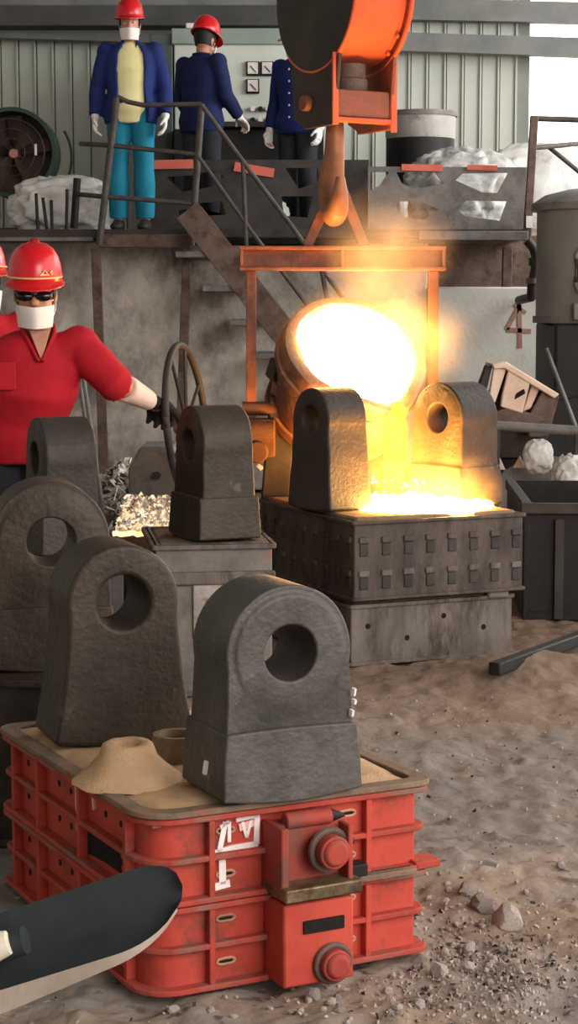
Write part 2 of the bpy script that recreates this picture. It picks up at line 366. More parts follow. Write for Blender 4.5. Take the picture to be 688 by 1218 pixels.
WALL_Y = 18.0
wb = B().box(((-6 + 2.30) / 2, WALL_Y + .06, 3.5), (8.30, .06, 7.4)).build('wall_back', 'wall_seam'); tag(wb, kind='structure')
pm = B(); hw = .083
pm.prism([(-hw + .012, -3.6), (hw - .012, -3.6), (hw - .012, 3.6), (-hw + .012, 3.6)], lambda u, v, k: (u, -.02 + .03 * k, v), 0)
pm.prism([(hw - .014, -3.6), (hw + .004, -3.6), (hw + .004, 3.6), (hw - .014, 3.6)], lambda u, v, k: (u, -.05 + .06 * k, v), 0)
pme = pm.mesh('panel')
x = -5.9; first = True
while x < 2.24:
    o = link('panel', pme, 'wall_sheet', wb); o.location = (x, WALL_Y + .02, 3.55); x += 2 * hw + .004
# wall goes on beyond the daylit doorway, out of the frame
tag(B().box((5.6, WALL_Y + .06, 3.5), (2.0, .06, 7.4)).build('wall_back_end', 'wall_sheet'), kind='structure')
tag(B().box((3.5, WALL_Y + .06, 6.6), (2.2, .06, 1.6)).build('wall_back_top', 'wall_sheet'), kind='structure')
tag(B().box((-2.2, -5.0, 3.5), (7.6, .1, 7.4)).build('wall_front', 'wall_sheet'), kind='structure')
tag(B().box((-6.0, 6.5, 3.5), (.1, 23.2, 7.4)).build('wall_left', 'wall_sheet'), kind='structure')
tag(B().box((.3, 6.8, 7.2), (13, 23.6, .1)).build('ceiling', 'roof'), kind='structure')

# horizontal girts of the wall
def girt(name, y0a, y1a, y0b, y1b, d, m):
    b = B()
    for (xa, xb) in ((-40, 760),):
        p = [A(xa, y0a, d), A(xb, y0b, d), A(xb, y1b, d), A(xa, y1a, d)]
        f = [b.v(q) for q in p]; g_ = [b.v(q + Vector((0, .16, 0))) for q in p]
        b.face(f); b.face(g_[::-1])
        for i in range(4): b.face([f[i], g_[i], g_[(i + 1) % 4], f[(i + 1) % 4]])
        t = [b.v(q + Vector((0, dy, dz))) for q, dy, dz in ((p[3], -.03, .02), (p[2], -.03, .02), (p[2], -.03, -.03), (p[3], -.03, -.03), (p[3], .1, .02), (p[2], .1, .02), (p[2], .1, -.03), (p[3], .1, -.03))]
        for q in ((0, 1, 2, 3), (7, 6, 5, 4), (0, 4, 5, 1), (3, 2, 6, 7), (0, 3, 7, 4), (1, 5, 6, 2)): b.face([t[i] for i in q])
    return tag(b.build(name, m, smooth=None), kind='structure')
girt('trim_1', -14, 10, 4, 25, 17.8, 'girt')
girt('trim_2', 22, 40, 47, 66, 17.75, 'girt')
t0_, t1_ = A(0, 6, 17.45), A(338, 30, 17.45)
tag(B().box(((-6 + t1_.x) / 2, 17.6, (t0_.z + t1_.z) / 2), (t1_.x + 6, .3, t0_.z - t1_.z)).build('trim_3', 'girt_dark'), kind='structure')

# concrete retaining wall below the platform
W_Y = 14.75
b = B(); xl, xr = -4.2, A(648, 400, W_Y).x; zt = A(600, 341, W_Y).z
x0 = A(512, 0, W_Y).x
b.box(((xl + x0) / 2, W_Y + .2, 1.975 / 2), (x0 - xl, .4, 1.975)).box(((x0 + xr) / 2, W_Y + .2, zt / 2), (xr - x0, .4, zt))
cw = b.build('wall_middle', 'concrete', bevel=.02); tag(cw, kind='structure')
x0 = A(512, 0, W_Y).x
cp = B().box(((x0 + xr) / 2 + .002, W_Y - .02, zt / 2), (xr - x0, .05, zt - .01)).build('render_coat', 'concrete_pale', cw, bevel=.012)
b = B()
def stroke(bl, pts, wd, d, t=.006):
    for (xa, ya), (xb, yb) in zip(pts, pts[1:]): bl.bar(A(xa, ya, d), A(xb, yb, d), t, wd, Vector((0, 1, 0)))
stroke(b, [(619, 362), (603, 392), (632, 394)], .035, W_Y - .048); stroke(b, [(618, 362), (619, 414)], .035, W_Y - .048); stroke(b, [(612, 362), (626, 372)], .028, W_Y - .048)
b.build('painted_numeral', 'red_marking', cw, smooth=None)

# ================================================================== STEEL PLATFORM
PF = 14.3; PZ = 2.05
pl = thing('steel_platform', 'raised steel working platform on thin brown posts in front of the concrete wall', 'platform', (0, PF, 0))
xr_p = A(628, 290, PF).x
B().box(((-4.2 + xr_p) / 2, (PF + 17.7) / 2, PZ - .03), (xr_p + 4.2, 17.7 - PF, .06)).build('deck', 'steel_dark', pl, True)
B().box(((A(116, 0, PF).x + A(226, 0, PF).x) / 2, PF - .02, PZ - .09), (A(226, 0, PF).x - A(116, 0, PF).x, .05, .10)).build('edge_beam', 'steel_brown', pl, True, bevel=.006)
B().box((-2.9, PF + .03, PZ - .05), (2.8, .05, .08)).build('edge_beam', 'steel_grey', pl, True, bevel=.006)
B().box(((A(500, 0, PF).x + xr_p) / 2, PF - .01, PZ - .05), (xr_p - A(500, 0, PF).x, .05, .07)).build('edge_beam', 'steel_grey', pl, True, bevel=.006)
for (xa, ya, xb, yb, wd) in ((114, 296, 123, 540, .07), (223, 298, 214, 540, .07), (613, 292, 612, 346, .075)):
    p0, p1 = A(xa, ya, PF), A(xb, yb, PF)
    if ya < 299 and xb < 400: p1 = p0 + (p1 - p0) * ((p0.z + .0) / (p0.z - p1.z))
    if xb > 400: p0.y += .5; p1.y += .5; p1 = Vector((p1.x, p1.y, zt))
    B().bar(p0, p1, wd, wd).build('post', 'steel_brown', pl, True, bevel=.006)

B().box((A(565, 0, 15.2).x, 15.3, 1.78), (1.1, .03, .52)).build('gap_shade_sheet', 'steel_brown', pl, True)  # added dark sheet standing in for the shade in the gap under the deck
# guard railing round the stair head
RY = 14.22
gr = thing('guard_railing', 'dark steel guard railing around the stair head on the platform', 'railing', (0, RY, PZ))
def rail(parent, pts, d, r=.019, name='rail', m='rail'):
    q = [A(x, y, d if not isinstance(d, (list, tuple)) else d[i]) for i, (x, y) in enumerate(pts)]
    return B().tube(q, r, 10, Vector((0, 1, 0))).build(name, m, parent, True)
for pts, r in (([(139, 116), (118, 292)], .027), ([(240, 124), (228, 292)], .027)): rail(gr, pts, RY, r, 'post')
rail(gr, [(139, 115), (152, 121), (170, 125), (240, 124)], RY)
rail(gr, [(96, 171), (132, 173), (236, 184)], [RY + .5, RY, RY]); rail(gr, [(124, 234), (230, 242)], RY)
rail(gr, [(92, 212), (88, 272)], RY + .35, .03, 'post', 'steel_black'); rail(gr, [(92, 231), (124, 234)], [RY + .35, RY])
# long rail posts at the right end of the platform
gr2 = thing('guard_railing', 'grey post and rails of the guard railing at the right end of the platform', 'railing', (0, 14.4, PZ))
B().bar(A(636, 138, 14.4), A(627, 287, 14.4), .06, .06).build('post', 'steel_brown', gr2, True, bevel=.006)
rail(gr2, [(634, 141), (700, 143)], 14.4, .022); rail(gr2, [(634, 176), (655, 174), (700, 170)], [14.4, 14.5, 15.2], .02)
rail(gr2, [(652, 174), (690, 205)], 14.9, .018, 'brace')

# stairs down to the right
SY = 14.0
st = thing('metal_staircase', 'brown steel staircase running down behind the crane beam', 'staircase', (A(235, 265, SY).x, SY, 0))
def stringer(dy, nm):
    top = A(232, 262, SY); z0 = .02; k = 1.26
    p0 = Vector((top.x, SY + dy, top.z)); bx = p0.x + (p0.z - z0) / k; p1 = Vector((bx, SY + dy, z0))
    return B().bar(p0 + Vector((-.06, 0, .075)), p1, .2, .035, Vector((1, 0, 1))).build(nm, 'steel_brown', st, True, bevel=.004), p0, p1
_, sp0, sp1 = stringer(0, 'stringer'); stringer(.75, 'stringer')
for i in range(8):
    t = (i + .6) / 8.2; p = sp0.lerp(sp1, t)
    B().box((p.x - .12, SY + .38, p.z - .10), (.30, .74, .045)).build('tread', 'steel_grey', st, True, bevel=.004)
rail(st, [(240, 125), (292, 196), (345, 266), (418, 368)], SY, .019, 'handrail'); rail(st, [(236, 186), (300, 276), (368, 366)], SY, .016, 'handrail')
for xa, ya, xb, yb in ((289, 190, 294, 300), (383, 322, 392, 362)): rail(st, [(xa, ya), (xb, yb + 10)], SY, .018, 'post')

# ================================================================== PLATFORM EQUIPMENT
# burnt-out plate barrier
def Z6(pts): return [(430 + .375 * x, 120 + .375 * y) for x, y in pts]
def Z2(pts): return [(90 + .29 * x, 140 + .29 * y) for x, y in pts]
def Z4(pts): return [(320 + .29 * x, 140 + .29 * y) for x, y in pts]
br = thing('plate_barrier', 'grey skeleton plate barrier with burnt-out openings at the right of the platform', 'barrier', (0, 14.6, PZ))
plate('plate', [(438, 198), (627, 199), (622, 289), (438, 290)],
      [Z6([(30, 225), (88, 225), (58, 268), (28, 285)]), Z6([(112, 226), (232, 226), (262, 262), (170, 280), (128, 262)]), Z6([(300, 252), (322, 230), (466, 228), (432, 292), (384, 290)]),
       Z6([(295, 340), (334, 316), (462, 318), (440, 380), (330, 366)]), Z6([(112, 320), (180, 316), (246, 345), (200, 378), (118, 366)])], 14.6, .02, 'steel_grey', br)
B().bar(A(478, 199, 14.585), A(527, 200, 14.585), .05, .02, Vector((0, 0, 1))).build('red_strip', 'red_strip', br, True, smooth=None)
B().bar(A(556, 199, 14.585), A(592, 200, 14.585), .04, .02, Vector((0, 0, 1))).build('red_strip', 'red_strip', br, True, smooth=None)
br2 = thing('plate_barrier', 'dark skeleton plate barrier with red strips behind the stair railing', 'barrier', (0, 14.75, PZ))
plate('plate', [(176, 190), (439, 190), (439, 292), (176, 292)],
      [Z2([(372, 242), (480, 236), (560, 216), (612, 240), (570, 282), (440, 304)]), Z2([(486, 350), (602, 346), (616, 398), (500, 404)]),
       Z4([(66, 206), (200, 206), (210, 262), (124, 292)]), Z4([(52, 322), (182, 322), (158, 410), (62, 402)]), Z2([(420, 380), (500, 370), (530, 420), (430, 425)])], 14.75, .02, 'steel_dark', br2)
for xa, xb in ((180, 230), (279, 326)): B().bar(A(xa, 196 if xa < 200 else 198, 14.735), A(xb, 195 if xa < 200 else 206, 14.735), .07, .02, Vector((0, 0, 1))).build('red_strip', 'red_strip', br2, True, smooth=None)

# control cabinet
CY = 16.6
cb = thing('control_cabinet', 'pale control cabinet with square meters and knobs at the back of the platform', 'cabinet', (0, CY, PZ))
p0, p1 = A(207, 52, CY), A(385, 155, CY)
B().box(((p0.x + p1.x) / 2, CY + .35, (p0.z + p1.z) / 2), (p1.x - p0.x, .7, p0.z - p1.z)).build('body', 'cabinet', cb, True, bevel=.01)
B().box(((p0.x + p1.x) / 2 - .0, CY + .34, p0.z + .06), (p1.x - p0.x + .04, .74, .14)).build('top_band', 'cabinet_green', cb, True, bevel=.01)
q0 = A(180, 40, CY)
B().box(((q0.x + p0.x) / 2 - .012, CY + .4, (q0.z + 2.05) / 2), (p0.x - q0.x, .8, q0.z - 2.05)).build('side_cabinet', 'cabinet_side', cb, True, bevel=.01)
B().box(((p0.x + p1.x) / 2, CY + .3, (p1.z + 2.05) / 2), (p1.x - p0.x, .9, p1.z - 2.05 - .004)).build('plinth', 'steel_black', cb, True, bevel=.01)
bz = A(240, 42, CY); B().box((bz.x - .02, CY + .1, p0.z + .155), (.24, .2, .05)).build('lamp_strip', 'white_paint', cb, True, bevel=.01)
for (mx_, my) in ((301, 82), (318, 82), (336, 82), (301, 103)):
    c = A(mx_, my, CY)
    f = B().box((c.x, CY - .01, c.z), (.115, .04, .125)).build('meter', 'steel_black', cb, True, bevel=.005)
    B().box((c.x, CY - .034, c.z + .004), (.09, .012, .10)).build('dial', 'white_paint', f, smooth=None)
    B().bar((c.x + .03, CY - .043, c.z - .035), (c.x - .02, CY - .043, c.z + .02), .006, .006).build('needle', 'steel_black', f, smooth=None)
for i in range(3):
    for j in range(2):
        c = A(301 + 9 * i, 130 + 13 * j, CY); B().cyl((c.x, CY - .045, c.z), (c.x, CY + .01, c.z), .022, n=12).build('knob', 'steel_black' if (i + j) % 2 else 'white_paint', cb, True)
c = A(310, 150, CY); B().box((c.x - .1, CY - .14, c.z - .01), (.45, .25, .05)).build('desk_ledge', 'steel_dark', cb, True, bevel=.01)

# drum fan at the left
FY = 15.5; fc = A(17, 183, FY)
fn = thing('drum_fan', 'large dark green drum fan with pink hub at the left end of the platform', 'fan', (fc.x, FY, fc.z))
RX = Matrix.Rotation(R(90), 4, 'X')
FR = .345
B().lathe([(FR, -.16), (FR + .02, -.16), (FR + .02, .16), (FR, .16), (FR - .012, .16), (FR - .012, -.16), (FR, -.16)], 40, RX, False).build('housing', 'fan_green', fn)
B().lathe([(0.001, -.155), (FR - .01, -.155), (FR - .01, -.145), (.001, -.145)], 40, RX).build('back_plate', 'fan_dark', fn)
B().lathe([(0.001, .05), (.035, .05), (.045, .0), (.045, -.14), (.001, -.14)], 20, RX).build('hub', 'fan_hub', fn)
for k in range(5):
    a = 2 * math.pi * k / 5 + .3; bl = B(); n_ = 5
    rows = []
    for i in range(n_ + 1):
        r_ = .04 + (FR - .07) * i / n_; wd = .05 + .07 * i / n_
        rows.append([(r_ * math.cos(a + sgn * wd / max(r_, .08) * .6), sgn * .05, r_ * math.sin(a + sgn * wd / max(r_, .08) * .6)) for sgn in (-1, 1)])
    for dy in (0,):
        fv = [[bl.v(p) for p in r_] for r_ in rows]; bv = [[bl.v((p[0], p[1] + .008, p[2])) for p in r_] for r_ in rows]
        for i in range(n_):
            bl.face([fv[i][0], fv[i][1], fv[i + 1][1], fv[i + 1][0]]); bl.face([bv[i][0], bv[i + 1][0], bv[i + 1][1], bv[i][1]])
            bl.face([fv[i][0], fv[i + 1][0], bv[i + 1][0], bv[i][0]]); bl.face([fv[i][1], bv[i][1], bv[i + 1][1], fv[i + 1][1]])
    bl.build('blade', 'fan_dark', fn)
for r_ in (.11, .19, .27):
    B().tube([(r_ * math.cos(2 * math.pi * k / 36), -.165, r_ * math.sin(2 * math.pi * k / 36)) for k in range(36)], .004, 6, Vector((0, 1, 0)), True).build('guard_ring', 'fan_green', fn)
B().tube([((FR + .06) * math.cos(R(-70 + 6 * k)) + .06, .1, (FR + .06) * math.sin(R(-70 + 6 * k)) - .02) for k in range(18)], .012, 8, Vector((0, 1, 0))).build('rear_rim', 'fan_green', fn)
B().box((.2, -.165, .02), (.018, .01, .09)).build('label_plate', 'white_paint', fn)
zb = PZ - fc.z
b = B(); b.bar((-.2, .05, -.26), (-.24, .05, zb), .05, .05).bar((.2, .05, -.26), (.24, .05, zb), .05, .05).box((0, .05, zb + .03), (.6, .3, .06)); b.build('stand', 'fan_dark', fn)

# white woven sack behind rods
c0, c1 = A(12, 212, 14.7), A(128, 274, 14.7)
o = lumpy('bulk_sack', ((c0.x + c1.x) / 2, 14.95, PZ + .19), (.40, .26, .24), 'sack', 3, 5, .16, 1.8, True, -.185); tag(o, 'slumped white woven sack lying below the green fan', 'sack')
for i, (xa, ya, xb, yb) in enumerate(((43, 230, 45, 273), (51, 235, 56, 273), (61, 238, 62, 273), (80, 225, 79, 272))):
    nm = ('leftmost of the dark rods standing before the white sack', 'second dark rod from the fan, leaning before the white sack', 'third dark rod from the fan, in front of the white sack', 'dark rod standing nearest the railing, before the white sack')[i]
    p0, p1 = A(xa, ya, 14.42), A(xb, yb, 14.42); p1.z = PZ
    tag(B().tube([p0, p1], [.013, .013], 8).build('steel_rod', 'steel_black'), nm, 'rod', 'steel rods before the sack')

# pale drum, plastic wrapped heap and white bag behind the barrier
dc = A(500, 200, 16.2); zt_d = A(500, 134, 16.2).z; zmid = A(500, 166, 16.2).z; rd = .295
dr = thing('steel_drum', 'round steel drum with pale upper band standing behind the plate barrier', 'drum', (dc.x, 16.2, PZ))
B().lathe([(rd, 0), (rd, zmid - PZ)], 36).build('lower_shell', 'steel_black', dr)
B().lathe([(rd, zmid - PZ), (rd + .006, zmid - PZ + .02), (rd + .01, zt_d - PZ - .03), (rd - .03, zt_d - PZ - .03), (rd - .05, zmid - PZ)], 36).build('upper_shell', 'drum_pale', dr)
B().lathe([(rd - .03, zt_d - PZ - .04), (rd + .025, zt_d - PZ - .04), (rd + .025, zt_d - PZ), (rd - .03, zt_d - PZ), (rd - .03, zt_d - PZ - .04)], 36, cap=False).build('rim', 'steel_grey', dr)
c0 = A(552, 215, 15.2); tag(lumpy('wrapped_heap', (c0.x, 15.35, PZ + .30), (.44, .30, .36), 'wrap', 5, 5, .2, 2.2, True, -.295), 'crumpled grey plastic wrapped heap behind the plate barrier', 'heap')
c0 = A(628, 215, 15.9); tag(lumpy('white_bag', (c0.x + .08, 16.05, PZ + .36), (.50, .3, .42), 'sack', 9, 5, .1, 1.4, True, -.355), 'big pale white bag behind the right railing post', 'sack')
c0 = A(466, 215, 15.1); tag(lumpy('plastic_bag', (c0.x, 15.1, PZ + .2), (.12, .12, .2), 'wrap', 13, 4, .22, 2.2, True, -.195), 'small crumpled grey plastic bag left of the wrapped heap', 'sack')
for px_, py_, nm in ((318, 256, 'small crumpled plastic bag lying beside the stair head'),):
    c0 = A(px_, py_, 15.0); tag(lumpy('plastic_bag', (c0.x, 15.1, PZ + .13), (.16, .12, .13), 'wrap', 15, 4, .25, 2.6, True, -.128), nm, 'sack')
# ------------------------------------------------------------------ furnace vessel at the right
TY = 13.2; tc_ = A(708, 300, TY); ztop, zbot = A(690, 248, TY).z, A(690, 384, TY).z
fv_ = thing('furnace_vessel', 'round grey furnace vessel with a slot window on a black base, right edge', 'furnace', (tc_.x, TY, 0)); rf = .41
B().lathe([(rf, zbot), (rf, ztop), (rf - .02, ztop)], 48).build('shell', 'furnace', fv_)
B().lathe([(rf + .04, ztop - .02), (rf + .04, ztop + .03), (rf - .05, ztop + .09), (.2, ztop + .13), (.001, ztop + .14)], 48).build('lid', 'steel_grey', fv_)
B().lathe([(rf + .02, zbot), (rf + .02, zbot + .05), (rf, zbot + .05)], 48).build('bottom_ring', 'steel_grey', fv_)
b = B(); za, zc_ = A(680, 352, TY).z, A(680, 294, TY).z; ang = R(-104)
def onshell(a, z, rr_): return Vector((rr_ * math.cos(a), rr_ * math.sin(a), z))
loop = []
for k in range(25):
    t = math.pi * k / 24; loop.append((.09 * math.cos(t), zc_ - .09 + .09 * math.sin(t)))
for k in range(25):
    t = math.pi + math.pi * k / 24; loop.append((.09 * math.cos(t), za + .09 + .09 * math.sin(t)))
b.tube([onshell(ang + u / rf, z, rf + .006) for u, z in loop], .018, 8, Vector((0, 0, 1)), True); wf = b.build('window_frame', 'steel_grey', fv_)
b = B(); f0 = [b.v(onshell(ang + u / rf, z, rf + .004)) for u, z in loop]; b.face(f0); b.build('window_opening', 'hole', fv_)
B().box((.22, .1, zbot / 2), (1.1, 1.0, zbot)).build('base', 'steel_black', fv_, bevel=.02)
B().box((-.12, -rf * .97, zbot + .08), (.18, .06, .12)).build('bracket', 'steel_grey', fv_, bevel=.01)
# valve and pipe beside the vessel
vp = A(630, 318, 13.9); vl = thing('pipe_valve', 'small greenish pipe elbow between the platform post and furnace vessel', 'pipe', (vp.x, 13.9, vp.z))
B().tube([(-.02, 0, .2), (.03, 0, .14), (.055, 0, .05), (.04, 0, -.04), (.02, 0, -.14), (.02, 0, -.22), (.02, .75, -.24)], .035, 12, Vector((0, 1, 0))).build('elbow', 'steel_dark', vl)
B().lathe([(.055, -.03), (.055, .03)], 16, Matrix.Translation((.05, 0, .04))).build('collar', 'fan_green', vl); B().lathe([(.05, -.02), (.05, .02)], 16, Matrix.Translation((.025, 0, -.1))).build('collar', 'steel_grey', vl)
cdp = A(630, 264, 14.36); tag(B().box((cdp.x, 14.35, cdp.z), (.05, .012, .09)).build('tag_card', 'white_paint'), 'small white card hanging on the right railing post', 'card')
p0, p1 = A(650, 414, 12.4), A(690, 520, 12.4); tag(B().tube([p0, p1, p1 + (p1 - p0) * .95], [.014] * 3, 8).build('leaning_bar', 'steel_grey'), 'thin grey bar leaning against the black furnace base', 'bar')

# ================================================================== MOULDING FLASKS
def flask(name, label, loc, rz, W, L, H, m_wall, m_fl, rcorner=.05, fl=.028, fl_t=.014, rows=2, ribs_front=(), ribs_side=(), group=None):
    t = thing(name, label, 'moulding box', loc, rz, group)
    Wi, Li = W - 2 * fl, L - 2 * fl
    tk = .018; dec = lambda q, e_, lo: tuple(max(x_ - e_, lo) for x_ in (q if isinstance(q, tuple) else (q,) * 4)); ri = dec(rcorner, fl, .008)
    B().loop_ring(rr(Wi, Li, ri), rr(Wi - 2 * tk, Li - 2 * tk, dec(ri, tk, .004)), 0, H).build('wall_shell', m_wall, t, smooth=30)
    for z in [H * i / rows for i in range(rows + 1)]:
        z0 = min(max(z - fl_t / 2, 0), H - fl_t)
        e = 0 if z in (0, H) else .006
        B().loop_ring(rr(W - 2 * e, L - 2 * e, rcorner), rr(Wi - tk, Li - tk, ri), z0, z0 + fl_t).build('flange', m_fl, t, smooth=30, bevel=.003)
    for u in ribs_front:
        for sgn in (-1,):
            B().box((u, sgn * (Li / 2 + fl / 2 - .003), H / 2), (.014, fl - .004, H - .01)).build('rib', m_wall, t, bevel=.002)
    for u in ribs_side:
        B().box((-(Wi / 2 + fl / 2 - .003), u, H / 2), (fl - .004, .016, H - .01)).build('rib', m_wall, t, bevel=.002)
    return t, Wi, Li
YAW = R(27); W1, L1, FH = .70, .96, .190
ca, sa = math.cos(YAW), math.sin(YAW)
Apt = Vector((-.302, 3.725, 0))
def at_yaw(u, v, z, base, yaw):
    return Vector((base.x + u * math.cos(yaw) - v * math.sin(yaw), base.y + u * math.sin(yaw) + v * math.cos(yaw), z))
cen = at_yaw(W1 / 2, L1 / 2, 0, Apt, YAW)
RF = (-.19, .19); RS = (-.36, -.08, .2, .38)
slot_me = None
def vent_slots(t, Wi, Li, pts):
    for u, z in pts:
        f = B(); f.tube([(u + .013 * math.cos(a) + (.008 if math.cos(a) > 0 else -.008), -Li / 2 - .002, z + .0065 * math.sin(a)) for a in [2 * math.pi * k / 16 for k in range(16)]], .0032, 6, Vector((0, 1, 0)), True)
        fr = f.build('vent_slot', 'slot', t)
        h = B(); h.box((u, -Li / 2 + .004, z), (.032, .012, .011)); h.build('slot_opening', 'hole', fr)
def side_holes(t, Wi, pts):
    for v, z in pts:
        B().cyl((-Wi / 2 - .0015, v, z), (-Wi / 2 + .01, v, z), .008, n=10).build('bolt_hole', 'hole', t)
for k in range(2):
    z0 = .0 + k * (FH + .002)
    lab = ('lower of the two stacked red steel moulding boxes, resting on the rubble', 'upper of the two stacked red steel moulding boxes, filled with sand')[k]
    t, Wi, Li = flask('moulding_box', lab, (cen.x, cen.y, z0), YAW, W1, L1, FH, 'red_paint', 'flange_dust', (.035, .05, .05, .088), .028, .013, 2, RF, RS, 'stacked red moulding boxes')
    vent_slots(t, Wi, Li, [(u, FH * q) for u in (-.255 + .105, .145) for q in (.27, .77)])
    side_holes(t, Wi, [(v, FH * q) for v in (-.29, -.2, .02, .1, .26, .32) for q in (.3, .74)])
    yf = -L1 / 2
    if k == 0:   # lower trunnion box
        b = B(); b.box((.025, yf - .022, FH * .5), (.17, .10, FH * .96)); br_ = b.build('trunnion_box', 'red_paint', t, bevel=.006)
        B().box((.035, yf - .0735, FH * .70), (.098, .006, .028)).build('slot_opening', 'hole', br_)
        b = B(); b.cyl((.055, yf - .06, FH * .24), (.055, yf - .100, FH * .24), .034, n=28).cyl((.055, yf - .100, FH * .24), (.055, yf - .110, FH * .24), .029, .022, n=28)
        bo = b.build('trunnion', 'red_dirty', br_, bevel=.003)
        B().tube([(.055 + .040 * math.cos(2 * math.pi * q / 24), yf - .078, FH * .24 + .040 * math.sin(2 * math.pi * q / 24)) for q in range(24)], .007, 8, Vector((0, 1, 0)), True).build('trunnion_collar', 'steel_brown', br_)
    else:        # upper open bracket with pin tube
        b = B(); b.box((-.055, yf - .02, FH * .44), (.018, .10, FH * .80)).box((.03, yf - .005, FH * .47), (.17, .05, FH * .72)); br_ = b.build('trunnion_bracket', 'red_dirty', t, bevel=.004)
        B().box((.028, yf - .035, FH * .10), (.185, .115, .03)).build('bracket_sole', 'brass', br_, bevel=.004)
        B().box((.10, yf - .045, FH * .45), (.012, .06, FH * .68)).build('bracket_cheek', 'red_dirty', br_, bevel=.003)
        B().cyl((-.035, yf - .025, FH * .86), (.075, yf - .025, FH * .86), .018, n=20).build('pin_tube', 'red_dirty', br_, bevel=.003)
        B().cyl((.075, yf - .025, FH * .86), (.11, yf - .025, FH * .84), .016, .004, n=16).build('pin_tip', 'steel_black', br_)
        b = B(); b.cyl((.055, yf - .03, FH * .52), (.055, yf - .090, FH * .52), .036, n=28).cyl((.055, yf - .090, FH * .52), (.055, yf - .100, FH * .52), .031, .024, n=28)
        b.build('trunnion', 'red_dirty', br_, bevel=.003)
        B().tube([(.055 + .043 * math.cos(2 * math.pi * q / 24), yf - .060, FH * .52 + .043 * math.sin(2 * math.pi * q / 24)) for q in range(24)], .008, 8, Vector((0, 1, 0)), True).build('trunnion_collar', 'steel_brown', br_)
        b = B(); b.box((.135, yf - .02, FH * .18), (.055, .04, .028)).cyl((.125, yf - .02, FH * .2), (.125, yf - .02, FH * .52), .009, n=10).ball((.125, yf - .02, FH * .52), .013); b.build('clamp_lever', 'steel_black', br_, bevel=.003)
        # broken opening in the long side
        yb = -.16
        B().prism([(yb - .13, .03), (yb - .12, .085), (yb - .03, .092), (yb + .1, .09), (yb + .12, .06), (yb + .07, .022), (yb - .04, .03)], lambda u, v, q: (-Wi / 2 - .002 + .014 * q, u, v), 0).build('broken_opening', 'hole', t, smooth=None)
        # white paint mark with a drip, brushed over the front corner
        b = B()
        for pts, wd in (([(-.175, .165), (-.19, .10)], .012), ([(-.187, .155), (-.166, .165), (-.166, .12)], .008), ([(-.15, .168), (-.10, .172), (-.102, .108)], .013), ([(-.135, .16), (-.125, .125), (-.115, .16)], .007),
                        ([(-.215, .098), (-.16, .106), (-.098, .108)], .012), ([(-.183, .10), (-.182, .03)], .016), ([(-.20, .026), (-.165, .03)], .016)):
            for (ua, za), (ub, zb_) in zip(pts, pts[1:]): b.bar((ua + .024, -Li / 2 - .0025, za), (ub + .024, -Li / 2 - .0025, zb_), .006, wd, Vector((0, 1, 0)))
        b.build('paint_mark', 'white_paint', t, smooth=None)
        B().bar((-.118, -Li / 2 - .0015, .148), (-.083, -Li / 2 - .0015, .155), .006, .016, Vector((0, 1, 0))).build('paint_smear', 'pink_paint', t, smooth=None)
        b = B()
        for (va, za), (vb, zb_) in (((-.02, .185), (-.03, .06)), ((-.13, .185), (-.135, .135)), ((-.02, .178), (-.14, .182))): b.bar((-Wi / 2 - .003, va, za), (-Wi / 2 - .003, vb, zb_), .010, .006, Vector((0, 1, 0)))
        b.build('paint_drip', 'pink_paint', t, smooth=None)
        # end lug at the parting line
        B().box((W1 / 2 - .01, -L1 / 2 + .03, .010), (.065, .06, .018)).build('end_lug', 'flange_dust', t, bevel=.003)
        B().box((.15, yf - .005, .006), (.30, .03, .014)).build('spill_strip', 'rim_dust', t, bevel=.003)
ZT = 2 * FH + .004 + .006
# the sand mould in the upper box, with its cones
sd = thing('sand_mould', 'tan moulding sand levelled off in the top red moulding box', 'sand mould', (cen.x, cen.y, ZT - .03), YAW)
b = B(); outl = rr(W1 - .035, L1 - .035, .07, 6); n_ = 60
M_ = 46; vs = {}
for i in range(M_ + 1):
    for j in range(M_ + 1):
        u = (i / M_ - .5); v = (j / M_ - .5); X, Y = u * (W1 - .075), v * (L1 - .075)
        rim = min(.5 - abs(u), .5 - abs(v)); h = .03 + .012 * min(1, rim / .06) + .006 * noise.fractal(Vector((X * 9, Y * 9, 2)), 1, 2, 4)
        vs[i, j] = b.v((X, Y, h))
for i in range(M_):
    for j in range(M_): b.face([vs[i, j], vs[i + 1, j], vs[i + 1, j + 1], vs[i, j + 1]])
edge = [vs[i, 0] for i in range(M_ + 1)] + [vs[M_, j] for j in range(1, M_ + 1)] + [vs[i, M_] for i in range(M_ - 1, -1, -1)] + [vs[0, j] for j in range(M_ - 1, 0, -1)]
low = [b.v((v.co.x, v.co.y, .0)) for v in edge]
for i in range(len(edge)): b.face([edge[i], low[i], low[(i + 1) % len(edge)], edge[(i + 1) % len(edge)]])
b.build('sand_bed', 'sand', sd, smooth=60)
ro = B().loop_ring(rr(W1 + .008, L1 + .008, (.036, .05, .05, .09), 6), rr(W1 - .07, L1 - .07, (.02, .03, .03, .06), 6), .024, .038).build('sanded_rim', 'rim_dust', sd, bevel=.003)
def local(P, root):
    d = Vector(P) - Vector(root.location); c_, s_ = math.cos(-root.rotation_euler.z), math.sin(-root.rotation_euler.z)
    return Vector((d.x * c_ - d.y * s_, d.x * s_ + d.y * c_, d.z))
pc = local(G(153, 925, ZT + .012), sd)
b = B(); prof = [(.115, .030), (.085, .055), (.062, .085), (.054, .108), (.046, .112), (.030, .111), (.026, .104), (.024, .07), (.001, .068)]
b.lathe([(.128, .030)] + [(q_[0] * 1.06, q_[1] + .006) for q_ in prof[1:]], 48, Matrix.Translation((pc.x, pc.y, .006)), True)
for v in b.bm.verts:
    d = noise.fractal(v.co * 14, 1, 2, 3) * .006; v.co.x += d; v.co.y += d; v.co.z += d * .5
